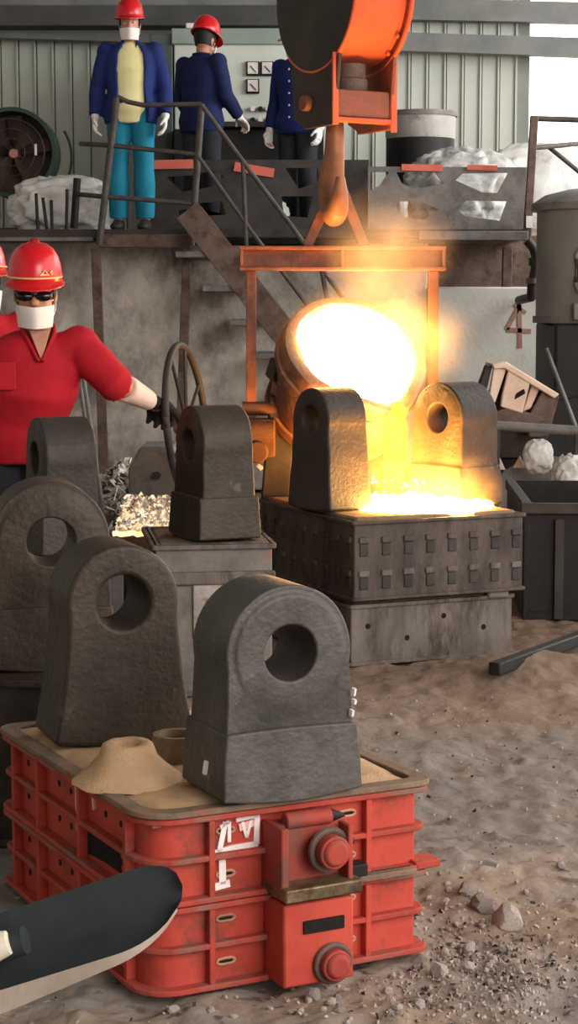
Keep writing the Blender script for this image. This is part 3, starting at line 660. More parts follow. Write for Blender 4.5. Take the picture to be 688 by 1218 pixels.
b.build('riser_cone', 'sand', sd, smooth=60)
pc = local(G(212, 902, ZT + .012), sd)
b = B(); b.lathe([(.07, .03), (.062, .07), (.058, .095), (.044, .095), (.036, .075), (.034, .05), (.001, .05)], 36, Matrix.Translation((pc.x, pc.y, .006)))
b.build('riser_ring', 'sand_dark', sd, smooth=60)

# ================================================================== CRUSHER HAMMERS
def hammer_mesh(b, H, wb, Rr, rh, T, step=True, flare=0.0, wl=None, boss=.004):
    zc = H - Rr; wl = wl or wb * .95
    pts = []
    NA = 36
    for k in range(NA + 1):
        a = R(-12 + 204 * k / NA); pts.append((Rr * math.cos(a), zc + Rr * math.sin(a)))
    xl_, zl_ = pts[-1]; zb_ = .012
    NS = 8
    for k in range(1, NS + 1):
        t = k / NS; pts.append((xl_ + (-wl - xl_) * (t ** (1 + flare)), zl_ + (zb_ - zl_) * t))
    for k in range(1, 10): pts.append((-wl + 2 * wl * k / 10, zb_ - .010 * math.sin(math.pi * k / 10)))
    for k in range(NS, 0, -1):
        t = k / NS; pts.append((wl - (wl + xl_) * 1.0 * 0 - (wl - abs(xl_)) * (1 - t ** (1 + flare)), zl_ + (zb_ - zl_) * t))
    n = len(pts)
    def thick(z): return T / 2 * (1 + .10 * max(0, min(1, (zc - z) / zc)))
    loops = {}
    for sgn in (-1, 1):
        O = [b.v((x, sgn * thick(z), z)) for x, z in pts]
        Bo, Bo2, Ho = [], [], []
        for x, z in pts:
            a = math.atan2(z - zc, x); r_ = min(Rr * .90, math.hypot(x, z - zc) * .93)
            Bo.append(b.v((r_ * math.cos(a), sgn * thick(zc + r_ * math.sin(a)), zc + r_ * math.sin(a))))
            r2 = r_ - .008; Bo2.append(b.v((r2 * math.cos(a), sgn * (T / 2 + boss + .001), zc + r2 * math.sin(a))))
            Ho.append(b.v((rh * math.cos(a), sgn * (T / 2 + boss), zc + rh * math.sin(a))))
        for P, Q in ((O, Bo), (Bo, Bo2), (Bo2, Ho)):
            for k in range(n): b.face([P[k], P[(k + 1) % n], Q[(k + 1) % n], Q[k]])
        loops[sgn] = (O, Ho)
    for idx in (0, 1):
        P, Q = loops[-1][idx], loops[1][idx]
        for k in range(n): b.face([P[k], P[(k + 1) % n], Q[(k + 1) % n], Q[k]])
    if step:
        zs = H * .335; t2 = T / 2 * 1.1 + .016; o2 = [(-wb, .012)] + [(-wb + 2 * wb * k / 10, .012 - .014 * math.sin(math.pi * k / 10)) for k in range(1, 10)] + [(wb, .012), (wb * .985, zs * .55), (wb * .94, zs)]
        o2 += [(wb * .94 - 1.88 * wb * k / 8, zs + .004 * math.sin(math.pi * k / 8)) for k in range(1, 8)] + [(-wb * .94, zs), (-wb * .985, zs * .55)]
        b.prism(o2, lambda u, v, k: (u, (-t2 if k == 0 else t2) * (1 - .06 * max(0, v) / zs), v), 0)
    for v in b.bm.verts:
        d = noise.fractal(v.co * 11 + Vector((H * 50, 0, 0)), 1, 2, 3) * .0022; v.co.x += d; v.co.y += d
    return b
def hammer(label, loc, rz, H=.48, wb=.165, Rr=.150, rh=.060, T=.19, step=True, flare=0., m='iron_grey', wl=None, lean=(0, 0), boss=.004):
    b = hammer_mesh(B(), H, wb, Rr, rh, T, step, flare, wl, boss)
    o = b.build('crusher_hammer', m, None, smooth=38, bevel=.011, seg=3)
    o.location = loc; o.rotation_euler = (lean[0], lean[1], rz)
    return tag(o, label, 'hammer head', 'cast crusher hammer heads')
ZS = ZT + .012 - .004
def back(P, dist, rz): return P + Vector((-math.sin(rz) * dist, math.cos(rz) * dist, 0))
rz = R(25)
hf = hammer('front grey crusher hammer with stepped base on the red box, nearest the camera', back(G(346, 950, ZS), .10, rz), rz, .462, .163, .146, .061, .19, True, 0, 'iron_grey', boss=.0065)
# chips of white paint on its right edge
for u_, y_, z_, h_ in ((.146, -.109, .222, .016), (.147, -.109, .200, .010), (.141, -.109, .176, .014), (-.168, -.03, .07, .03)):
    o = B().box((u_, y_, z_), (.006, .010, h_), (.2, 0, .3)).build('paint_fleck', 'white_paint', hf)
rz = R(21)
hammer('plain brown crusher hammer without a step, behind the sand cone on the red box', back(G(146, 884, ZS), .08, rz), rz, .485, .165, .138, .066, .21, False, .45, 'iron_brown', .172, boss=.0005)
rz = R(13); z3 = .46
P3 = A(62, 810, 5.0); P3.z = z3
hammer('large brown crusher hammer at the left edge, with a big round eye', back(P3, .08, rz), rz, .515, .175, .162, .066, .20, True, 0, 'iron_brown')
def simple_flask(label, px, d, z1, W, L, yaw, m, mfl, name='moulding_box', rows=1, z0=0., grp=None, rc=.02):
    P = A(px, 700, d); P.z = z0
    t, Wi, Li = flask(name, label, P, yaw, W, L, z1 - z0, m, mfl, rc, .016, .018, rows, (), (), grp)
    return t, Wi, Li
def fill(t, W, L, H, m, name='sand_fill', dz=.006):
    b = B(); b.box((0, 0, H - .03 + dz / 2), (W - .07, L - .07, .06 + dz)); return b.build(name, m, t, bevel=.01)
t, *_ = simple_flask('dark moulding box under the leftmost large hammer', 40, 5.1, z3 - .004, .46, .5, R(-10), 'flask_dark', 'flask_grey'); fill(t, .46, .5, z3 - .004, 'iron_dark', dz=.004)
rz = R(-68); P4 = A(74, 650, 6.75); P4.z = .55
hammer('small grey crusher hammer seen edge on, just in front of the red shirted worker', P4, rz, .50, .165, .150, .062, .19, True, 0, 'iron_dark')
t, *_ = simple_flask('dark moulding box hidden behind the left hammers, under the edge-on hammer', 60, 6.75, .546, .5, .5, R(15), 'flask_dark', 'flask_dark'); fill(t, .5, .5, .546, 'iron_dark', dz=.004)
rz = R(-66); z5 = .575; P5 = A(255, 640, 7.0); P5.z = z5
hammer('brown crusher hammer turned sideways with narrow eye, middle, beside the black handwheel', P5, rz, .505, .165, .148, .062, .20, True, 0, 'iron_brown')
t, Wi, Li = simple_flask('pale rust-streaked moulding box carrying the middle hammer', 246, 7.12, z5 - .004, .47, .62, R(8), 'flask_rust', 'flask_pale', rows=1); fill(t, .47, .62, z5 - .004, 'flask_pale', dz=.004)
B().box((0, -Li / 2 - .006, z5 - .13), (.46, .03, .05)).build('upper_band', 'flask_pale', t, bevel=.008)
B().box((-.02, -Li / 2 - .004, .33), (.12, .014, .22)).build('rust_plate', 'scale_patch', t, bevel=.004)

# far stack of two boxes being poured
YF = R(24); WF, LF = .81, .98; ZP = .272; ZF = .595
AF = Vector((.255, 7.34, 0)); cf = at_yaw(WF / 2, LF / 2, 0, AF, YF)
t, Wi, Li = flask('moulding_box', 'lower grey moulding box, sunk in sand under the box being poured', at_yaw(-.012, .02, 0, cf, YF), YF, WF - .03, LF - .03, ZP - .02, 'flask_pale', 'flask_pale', .02, .012, .016, 1, (), (), 'grey moulding boxes under the pour')
for u, z in ((-.30, .16), (-.12, .10), (.05, .18), (.24, .12)):
    B().cyl((u, -Li / 2 - .001, z), (u, -Li / 2 + .008, z), .012, n=10).build('bolt_hole', 'hole', t)
B().box((.30, -Li / 2 - .008, .27), (.10, .03, .06)).build('lifting_lug', 'flask_rust', t, bevel=.01)
fill(t, WF - .03, LF - .03, ZP - .02, 'sand_dark', dz=.002)
t, Wi, Li = flask('moulding_box', 'upper grey moulding box with rows of core holes, glowing metal poured on top', (cf.x, cf.y, ZP), YF, WF, LF, ZF - ZP, 'flask_grey', 'flask_grey', .015, .012, .014, 1, (), (), 'grey moulding boxes under the pour')
hp = ZF - ZP
for face in (0, 1):
    span, nn = (WF, 8) if face == 0 else (LF, 9)
    for i in range(nn):
        u = -span / 2 + span * (i + .55) / nn
        for q in (.72, .30):
            def P_(du, dd, dz): return (u + du, -LF / 2 + dd, hp * q + dz) if face == 0 else (-WF / 2 + dd, u + du, hp * q + dz)
            sz = (.048, .018, .026) if face == 0 else (.018, .048, .026)
            B().box(P_(0, .012, .012), sz).build('pad', 'flask_grey' if (i * 3 + face + int(q * 10)) % 3 else 'flask_pale', t, bevel=.005)
            sz = (.040, .01, .05) if face == 0 else (.01, .040, .05)
            o = B().box(P_(0, .012, -.028), sz).build('core_hole', 'hole' if (i * 2 + int(q * 10)) % 4 == 0 else 'flask_dark', t, bevel=.004)  # dark blocks put in for the shade of the hollows
fill(t, WF, LF, hp, 'sand_dark', dz=.012)
zs_ = ZF + .006
rz = R(-56); P6 = A(392, 612, 7.75); P6.z = zs_
hammer('dark crusher hammer standing beside the falling metal, left on the poured box', P6, rz, .515, .150, .132, .058, .20, False, .2, 'iron_dark', .155, boss=.001)
rz = R(-50); P7 = A(541, 606, 7.95); P7.z = zs_
hammer('crusher hammer lit bright yellow by the metal, right on the poured box', P7, rz, .53, .165, .150, .062, .21, True, 0, 'iron_dark')
# small lumps of hot sand at the left rim of the box
# molten pool on top of the box
def molten_pool():
    b = B(); c = A(500, 606, 7.82); n = 46; rings = []
    for j, f_ in enumerate((1, .96, .8, .5, .2)):
        row = []
        for k in range(n):
            a = 2 * math.pi * k / n; w_ = 1 + .22 * noise.noise(Vector((math.cos(a) * 1.9, math.sin(a) * 1.9, 3)))
            h = (0, .020, .036, .045, .045)[j] + (.0, .02, .03, .03, .03)[j] * max(0, noise.noise(Vector((math.cos(a) * 5 * f_, math.sin(a) * 5 * f_, 17)))) + .012 * noise.noise(Vector((math.cos(a) * 3 * f_, math.sin(a) * 3 * f_, 7))) * (1 if j else 0)
            row.append(b.v((c.x + .31 * w_ * f_ * math.cos(a), c.y + .25 * w_ * f_ * math.sin(a), zs_ + h)))
        rings.append(row)
    for q, w_ in zip(rings, rings[1:]):
        for k in range(n): b.face([q[k], q[(k + 1) % n], w_[(k + 1) % n], w_[k]])
    b.face(rings[-1]); b.face(rings[0][::-1])
    return b
mp_ = molten_pool().build('molten_pool', 'molten_pool', smooth=80)
tag(mp_, 'pool of glowing molten iron spreading over the top of the poured box', 'molten metal')

# ================================================================== LADLE, BAIL, HANDWHEEL
LD = 8.35
la = thing('pouring_ladle', 'tilted pouring ladle full of white-hot iron hanging from the orange beam', 'ladle', (A(425, 420, LD).x, LD, A(425, 420, LD).z))
def LB(): return B()
def Lp(px, py, d=LD): return A(px, py, d)
# crossbeam (I section)
z_t, z_b = Lp(400, 293).z, Lp(400, 322).z; xa, xb = Lp(285, 300).x, Lp(530, 300).x
b = B(); zc2 = (z_t + z_b) / 2; xm = (xa + xb) / 2
b.box((xm, LD, zc2), (xb - xa, .03, z_t - z_b)).box((xm, LD, z_t - .008), (xb - xa, .11, .016)).box((xm, LD, z_b + .008), (xb - xa, .11, .016))
for xx in (xa + .01, xb - .01, xm): b.box((xx, LD, zc2), (.014, .10, z_t - z_b - .01))
b.build('crossbeam', 'bail', la, True, bevel=.003)
for px_ in (299, 516):
    p0, p1 = Lp(px_, 322), Lp(px_, 500); B().bar(p0, p1, .022, .045, Vector((0, 1, 0))).build('side_bar', 'bail', la, True, bevel=.003)
ap = Lp(402, 232)
for px_, py_ in ((366, 292), (433, 292)):
    B().bar(Lp(px_, py_), ap + Vector(((px_ - 402) * .0009, 0, -.0)), .03, .045, Vector((0, 1, 0))).build('bail_bar', 'bail', la, True, bevel=.004)
B().tube([Lp(391, 238), Lp(394, 228), Lp(402, 224), Lp(410, 228), Lp(414, 238)], .018, 10, Vector((0, 1, 0))).build('bail_saddle', 'bail', la, True)
# bucket: axis n is the mouth normal
mc = Lp(424, 418, LD - .12); tilt = R(45)
nrm = Vector((.26, -math.cos(tilt), math.sin(tilt))).normalized()
sdv = Vector((1, 0, 0)); sdv = (sdv - nrm * sdv.dot(nrm)).normalized(); upv = nrm.cross(sdv)   # upv: in mouth plane, upwards
ML = Matrix((( sdv.x, upv.x, nrm.x, mc.x), (sdv.y, upv.y, nrm.y, mc.y), (sdv.z, upv.z, nrm.z, mc.z), (0, 0, 0, 1)))
def bucket(b, prof, n=48, lip=0.0, cap=False):
    rings = []
    for r_, z in prof:
        row = []
        for k in range(n):
            a = 2 * math.pi * k / n; rr_ = r_
            dn = math.exp(-((((a - R(-58)) + math.pi) % (2 * math.pi) - math.pi) / .32) ** 2) * max(0, 1 + z / .16)
            rr_ *= 1 + .16 * lip * dn; zz = z - .01 * dn * lip
            wob = 1 + .018 * noise.noise(Vector((math.cos(a) * 3, math.sin(a) * 3, z * 6)))
            row.append(b.v(ML @ Vector((rr_ * wob * math.cos(a), rr_ * wob * math.sin(a) * 1.0, zz))))
        rings.append(row)
    for q, w_ in zip(rings, rings[1:]):
        for k in range(n): b.face([q[k], q[(k + 1) % n], w_[(k + 1) % n], w_[k]])
    if cap: b.face(rings[-1]); 
    return rings
RL = .325
b = B(); r_ = bucket(b, [(RL, .0), (RL + .004, -.05), (RL - .008, -.25), (RL - .05, -.50), (RL - .09, -.53), (.05, -.54)], lip=1.0, cap=True); b.build('bucket', 'ladle', la, True, smooth=50)
b = B(); bucket(b, [(RL, .0), (RL - .012, .016), (RL - .045, .014), (RL - .055, -.02), (RL - .06, -.06)], lip=1.0); b.build('lining', 'lining', la, True, smooth=60)
for zz in (-.10, -.38):
    b = B(); r0 = RL + (.002 if zz > -.2 else -.024); bucket(b, [(r0, zz + .02), (r0 + .018, zz + .02), (r0 + .018, zz - .02), (r0, zz - .02)]); b.build('band', 'ladle', la, True, smooth=40)
b = B(); n = 48; row0 = []
rg = bucket(b, [(RL - .054, -.015), (RL - .09, .012), (RL - .18, .03), (.03, .04)], lip=1.0, cap=True)
for q in rg:
    for v in q: v.co += nrm * .06 * noise.noise(v.co * 7) + upv * .03 * noise.noise(v.co * 5)
b.build('molten_iron', 'molten', la, True, smooth=80)
for px_, sg in ((299, -1), (516, 1)):
    p = Lp(px_, 486); q = Vector((mc.x + sg * (RL - .05), p.y, p.z)); B().cyl(p + Vector((sg * .04, 0, 0)), q, .032, n=20).build('trunnion', 'motor', la, True)
# gear housing, left side of the ladle
gh = Lp(312, 520)
b = B(); b.box((gh.x - .005, LD - .02, gh.z - .0), (.13, .15, .17)).cyl((gh.x - .09, LD - .06, gh.z + .03), (gh.x + .06, LD - .06, gh.z + .03), .06, n=20).cyl((gh.x - .02, LD - .12, gh.z - .06), (gh.x - .02, LD + .05, gh.z - .06), .05, n=18)
b.build('gear_housing', 'motor', la, True, bevel=.008)
b = B(); b.box((Lp(330, 440).x, LD - .05, Lp(330, 440).z), (.07, .09, .09), (.3, .2, .4)).box((Lp(342, 455).x, LD - .04, Lp(330, 455).z), (.10, .06, .07), (.1, .5, .3)); b.build('latch', 'steel_dark', la, True, bevel=.01)
b = B(); b.bar(Lp(338, 470, LD + .02), Lp(326, 612, LD + .05), .10, .13, Vector((0, 1, 0))); b.build('tilt_arm', 'steel_dark', la, True, bevel=.01)
B().bar(Lp(306, 553, LD - .1), Lp(312, 558, LD - .1), .02, .02).build('bright_pin', 'chip', la, True, bevel=.003)
# handwheel turned by the worker
wc = A(222, 503, 8.0); wa = R(-14)          # axis direction, nearly along x
wx = Vector((math.sin(R(11)), math.cos(R(11)), 0)); wr = .335
wpts = lambda r_: [wc + wx * (r_ * math.cos(2 * math.pi * k / 48)) + Vector((.03 * math.sin(2 * math.pi * k / 48) * -1, 0, r_ * math.sin(2 * math.pi * k / 48))) for k in range(48)]
hw_ = B().tube(wpts(wr), .016, 10, Vector((0, 0, 1)), True).build('handwheel', 'steel_dark', la, True)
ax = wx.cross(Vector((0, 0, 1))).normalized()
b = B()
for k in range(4):
    a = math.pi * k / 4 + .5; dv = wx * math.cos(a) + Vector((-.09 * math.sin(a), 0, math.sin(a))); b.cyl(wc - dv * wr, wc + dv * wr, .008, n=8)
b.build('spokes', 'steel_dark', hw_)
B().cyl(wc - ax * .05, wc + ax * .05, .045, n=18).build('hub', 'steel_brown', hw_)
B().cyl(wc, gh + Vector((-.08, -.06, .03)), .018, n=12).build('wheel_shaft', 'steel_brown', la, True)

# falling stream of iron
lp_ = Vector((0, 0, -.06)) + mc + (sdv * math.cos(R(-58)) + upv * math.sin(R(-58))) * (RL * .98) + nrm * .03
b = B(); pts = []; rad = []
for i in range(14):
    t = i / 13; z = lp_.z + .02 - (lp_.z + .02 - zs_ - .02) * (t ** 1.6); fwd = .10 * math.sin(min(1, t * 1.5) * math.pi / 2)
    pts.append(lp_ + Vector((-.02 * t + .006 * noise.noise(Vector((t * 5, 0, 0))), -.12 * min(1, t * 2.2) + .04, 0)) + Vector((0, 0, z - lp_.z)))
    rad.append((.028 + .05 * t * (1 - t) * 2 + .012 * noise.noise(Vector((t * 7, 1, 0))), .03 - .01 * t))
b.tube(pts, rad, 14); o = b.build('iron_stream', 'stream', smooth=80); tag(o, 'thin glowing stream of iron falling from the ladle lip', 'molten metal')
# splashing drops around the stream
b = B()
for i in range(60):
    a = random.uniform(0, 6.28); r_ = random.uniform(.02, .2); c = pts[-1] + Vector((r_ * math.cos(a), r_ * math.sin(a) * .7, random.uniform(.02, .09)))
    b.ball(c, random.uniform(.002, .006), 1)
o = b.build('spark_spray', 'molten_pool'); tag(o, 'spray of sparks over the molten pool', 'sparks', kind='stuff')

# flames and hot haze, with glare round the pour put in as glowing volumes
def volume(name, c, size, emis, dens, col, ecol, label, cat, nscale=3.0, power=2.0, aniso=.3):
    bm = bmesh.new(); bmesh.ops.create_icosphere(bm, subdivisions=3, radius=1); me = bpy.data.meshes.new(name); bm.to_mesh(me); bm.free()
    m = bpy.data.materials.new(name); m.use_nodes = True; nt = m.node_tree; N = nt.nodes; L = nt.links
    N.remove(N['Principled BSDF']); tc = N.new('ShaderNodeTexCoord'); ln = N.new('ShaderNodeVectorMath'); ln.operation = 'LENGTH'
    nz = N.new('ShaderNodeTexNoise'); nz.inputs['Scale'].default_value = nscale; nz.inputs['Detail'].default_value = 4
    L.new(tc.outputs['Object'], nz.inputs['Vector']); L.new(tc.outputs['Object'], ln.inputs[0])
    inv = N.new('ShaderNodeMath'); inv.operation = 'SUBTRACT'; inv.use_clamp = True; inv.inputs[0].default_value = 1; L.new(ln.outputs['Value'], inv.inputs[1])
    pw = N.new('ShaderNodeMath'); pw.operation = 'POWER'; pw.inputs[1].default_value = power; L.new(inv.outputs[0], pw.inputs[0])
    ml = N.new('ShaderNodeMath'); ml.operation = 'MULTIPLY'; L.new(pw.outputs[0], ml.inputs[0])
    mr = N.new('ShaderNodeMapRange'); mr.inputs[1].default_value = .35; mr.inputs[2].default_value = .65; mr.inputs[3].default_value = .25; mr.inputs[4].default_value = 1.4
    L.new(nz.outputs['Fac'], mr.inputs[0]); L.new(mr.outputs[0], ml.inputs[1])
    outs = []
    if dens:
        sc_ = N.new('ShaderNodeVolumeScatter'); sc_.inputs['Color'].default_value = col; sc_.inputs['Anisotropy'].default_value = aniso
        d_ = N.new('ShaderNodeMath'); d_.operation = 'MULTIPLY'; d_.inputs[1].default_value = dens; L.new(ml.outputs[0], d_.inputs[0]); L.new(d_.outputs[0], sc_.inputs['Density']); outs.append(sc_.outputs[0])
    if emis:
        e = N.new('ShaderNodeEmission'); e.inputs['Color'].default_value = ecol
        d_ = N.new('ShaderNodeMath'); d_.operation = 'MULTIPLY'; d_.inputs[1].default_value = emis; L.new(ml.outputs[0], d_.inputs[0]); L.new(d_.outputs[0], e.inputs['Strength']); outs.append(e.outputs[0])
    if len(outs) == 2:
        ad = N.new('ShaderNodeAddShader'); L.new(outs[0], ad.inputs[0]); L.new(outs[1], ad.inputs[1]); outs = [ad.outputs[0]]
    L.new(outs[0], N['Material Output'].inputs['Volume'])
    o = link(name, me, m); o.location = c; o.scale = size
    return tag(o, label, cat, kind='stuff')
volume('flame', mc + Vector((.09, -.04, .04)), (.46, .30, .32), 20, 0, None, (1, .42, .08, 1), 'flames and glow haze licking out of the ladle mouth', 'flame', 2.2, 1.6)
volume('flame', A(465, 545, 7.95), (.26, .2, .42), 26, 0, None, (1, .24, .03, 1), 'orange flames and glow haze around the falling stream', 'flame', 2.2, 1.6)
volume('flame', A(515, 585, 7.70), (.32, .14, .20), 26, 0, None, (1, .42, .06, 1), 'low yellow flames and glow over the molten pool', 'flame', 4, 1.4)  # volume reaches in front of the hammer face to add its yellow glow
volume('smoke', A(462, 292, 8.15), (.34, .25, .30), 0, 3.4, (.72, .55, .44, 1), None, 'orange lit smoke drifting above the beam', 'smoke', 2.0, 1.4)

# ================================================================== CRANE HOOK BLOCK
HB = 8.25; psi = R(30)
a_ = Vector((math.cos(psi), math.sin(psi), 0)); h_ = Vector((-math.sin(psi), math.cos(psi), 0)); up = Vector((0, 0, 1))
lc = A(374, -8, HB); LBk = .30; RB = .335
hk = thing('crane_hook_block', 'big orange and black crane hook block hanging at the top centre', 'hook block', lc)
def HP(s_, t_, z): return a_ * s_ + h_ * t_ + up * z          # local: along axis, across, up
zlow = A(374, 152, HB).z - lc.z; hwid = .175
def side_plate(s0, s1, zb, m, nm='side_plate'):
    o2 = []
    for k in range(33):
        an = R(-52 + 284 * k / 32); o2.append((RB * math.cos(an), RB * math.sin(an)))
    o2 += [(-hwid, zb + .07), (-hwid, zb), (hwid * .5, zb), (hwid * .62, zb + .02), (hwid, zb + .05)] 
    b = B(); b.prism(o2, lambda u, v, k: HP(s0 if k == 0 else s1, u, v), 0); return b.build(nm, m, hk, smooth=40, bevel=.004)
sp = side_plate(0, .018, zlow, 'plate_black'); side_plate(LBk - .018, LBk, zlow - .01, 'orange_dull')
# rim edges painted orange
for s0 in (.009, LBk - .009):
    b = B(); b.tube([HP(s0, RB * math.cos(R(140 + 172 * k / 40)), RB * math.sin(R(140 + 172 * k / 40))) for k in range(41)], .011, 8, a_); b.build('rim_edge', 'orange', hk)
b = B(); n = 48
rb = RB - .03
for (s0, s1) in ((.018, LBk - .018),):
    r0 = [b.v(HP(s0, rb * math.cos(2 * math.pi * k / n), rb * math.sin(2 * math.pi * k / n))) for k in range(n)]; r1 = [b.v(HP(s1, rb * math.cos(2 * math.pi * k / n), rb * math.sin(2 * math.pi * k / n))) for k in range(n)]
    for k in range(n): b.face([r0[k], r0[(k + 1) % n], r1[(k + 1) % n], r1[k]])
    b.face(r0); b.face(r1[::-1])
b.build('sheave_cover', 'orange', hk)
for s0, an in ((.03, 214), (.03, 232), (LBk - .03, 218), (LBk - .03, 236)):
    c = HP(s0, (rb + .008) * math.cos(R(an)), (rb + .008) * math.sin(R(an))); B().ball(c, .012, 2).build('bolt', 'orange', hk)
b = B(); zc3 = A(412, 126, HB).z - lc.z; hh = .058
pb_ = [HP(.018, -hwid, zc3), HP(LBk - .018, -hwid, zc3)]
b.bar(HP(.018, -hwid + .07, zc3), HP(LBk - .018, -hwid + .07, zc3), .14, hh * 2, h_); b.build('crosshead', 'orange_dull', hk, bevel=.006)
b = B(); b.bar(HP(.0, -hwid - .004, zlow), HP(.0, -hwid - .004, -.27), .012, .03, h_).build('frame_edge', 'orange', hk, bevel=.003)
b = B(); b.bar(HP(LBk, -hwid - .004, zlow - .02), HP(LBk, -hwid - .004, -.27), .012, .03, h_); b.build('frame_edge', 'orange', hk, bevel=.003)
b = B(); b.bar(HP(.01, -hwid + .02, zc3 - hh - .012), HP(LBk, -hwid + .02, zc3 - hh - .012), .05, .02, h_); b.build('lower_lip', 'orange', hk, bevel=.003)
zn = zc3 + hh
b = B(); cx_ = LBk * .46; b.cyl(HP(cx_, -.08, zn), HP(cx_, -.08, zn + .055), .075, n=28).cyl(HP(cx_, -.08, zn + .055), HP(cx_, -.08, zn + .12), .068, n=28); b.build('thrust_nut', 'steel_brown', hk, bevel=.005)
B().cyl(HP(-.03, .05, zlow + .11), HP(.01, .05, zlow + .11), .035, n=20).build('axle_pin', 'orange_dull', hk, bevel=.005)
B().box(HP(LBk * .5, .06, zlow + .2), (.2, .04, .3)).build('inner_wall', 'hole', hk)
# hook, seen nearly edge on
hx = A(399, 148, HB) - lc
hpts = [(0, .02), (0, -.06), (-.012, -.13), (-.05, -.20), (-.075, -.27), (-.06, -.34), (-.005, -.385), (.06, -.365), (.095, -.30), (.10, -.23)]
hr = [.038, .042, .046, .055, .060, .060, .058, .048, .036, .02]
hd = Vector((.22, -.97, 0))
b = B(); b.tube([Vector((hx.x, hx.y + .05, hx.z)) + hd * s_ * 1.0 + up * z for s_, z in hpts], hr, 16, Vector((1, 0, 0))); b.build('hook', 'hook', hk)

# ================================================================== PEOPLE
V = Vector
def hand(b, wr_, dirv, pal, side, k=1.0, curl=.5, rad=1.0):
    """palm and five fingers; pal = palm normal, side = thumb side"""
    d = dirv.normalized(); pal = (pal - d * pal.dot(d)).normalized(); side = (side - d * side.dot(d) - pal * side.dot(pal)).normalized()
    P = lambda a, s_, p: wr_ + d * a * k + side * s_ * k + pal * p * k
    b.tube([P(-.02, 0, 0), P(.02, 0, 0), P(.06, 0, 0), P(.095, 0, .003)], [(.028 * k * rad, .022 * k * rad), (.036 * k * rad, .018 * k * rad), (.043 * k * rad, .016 * k * rad), (.040 * k * rad, .013 * k * rad)], 12, side)
    for i, (s_, ln) in enumerate(((.033, .070), (.011, .080), (-.011, .074), (-.033, .058))):
        p = P(.088, s_, .002); pts = [p]; an = .15
        for seg in (.45, .32, .23):
            an += curl * .95; dv = d * math.cos(an) + pal * math.sin(an) + side * s_ * .8; p = p + dv.normalized() * ln * seg * k; pts.append(p)
        b.tube(pts, [.0098 * k * rad, .0095 * k * rad, .0088 * k * rad, .0070 * k * rad], 8, side); b.ball(pts[-1], .0074 * k * rad, 1)
    p = P(.025, .035, .004); q = P(.055, .062, .012 + .02 * curl); r_ = P(.082, .066, .028 + .03 * curl)
    b.tube([p, q, r_], [.014 * k * rad, .0115 * k * rad, .0085 * k * rad], 8, d); b.ball(r_, .0088 * k * rad, 1)
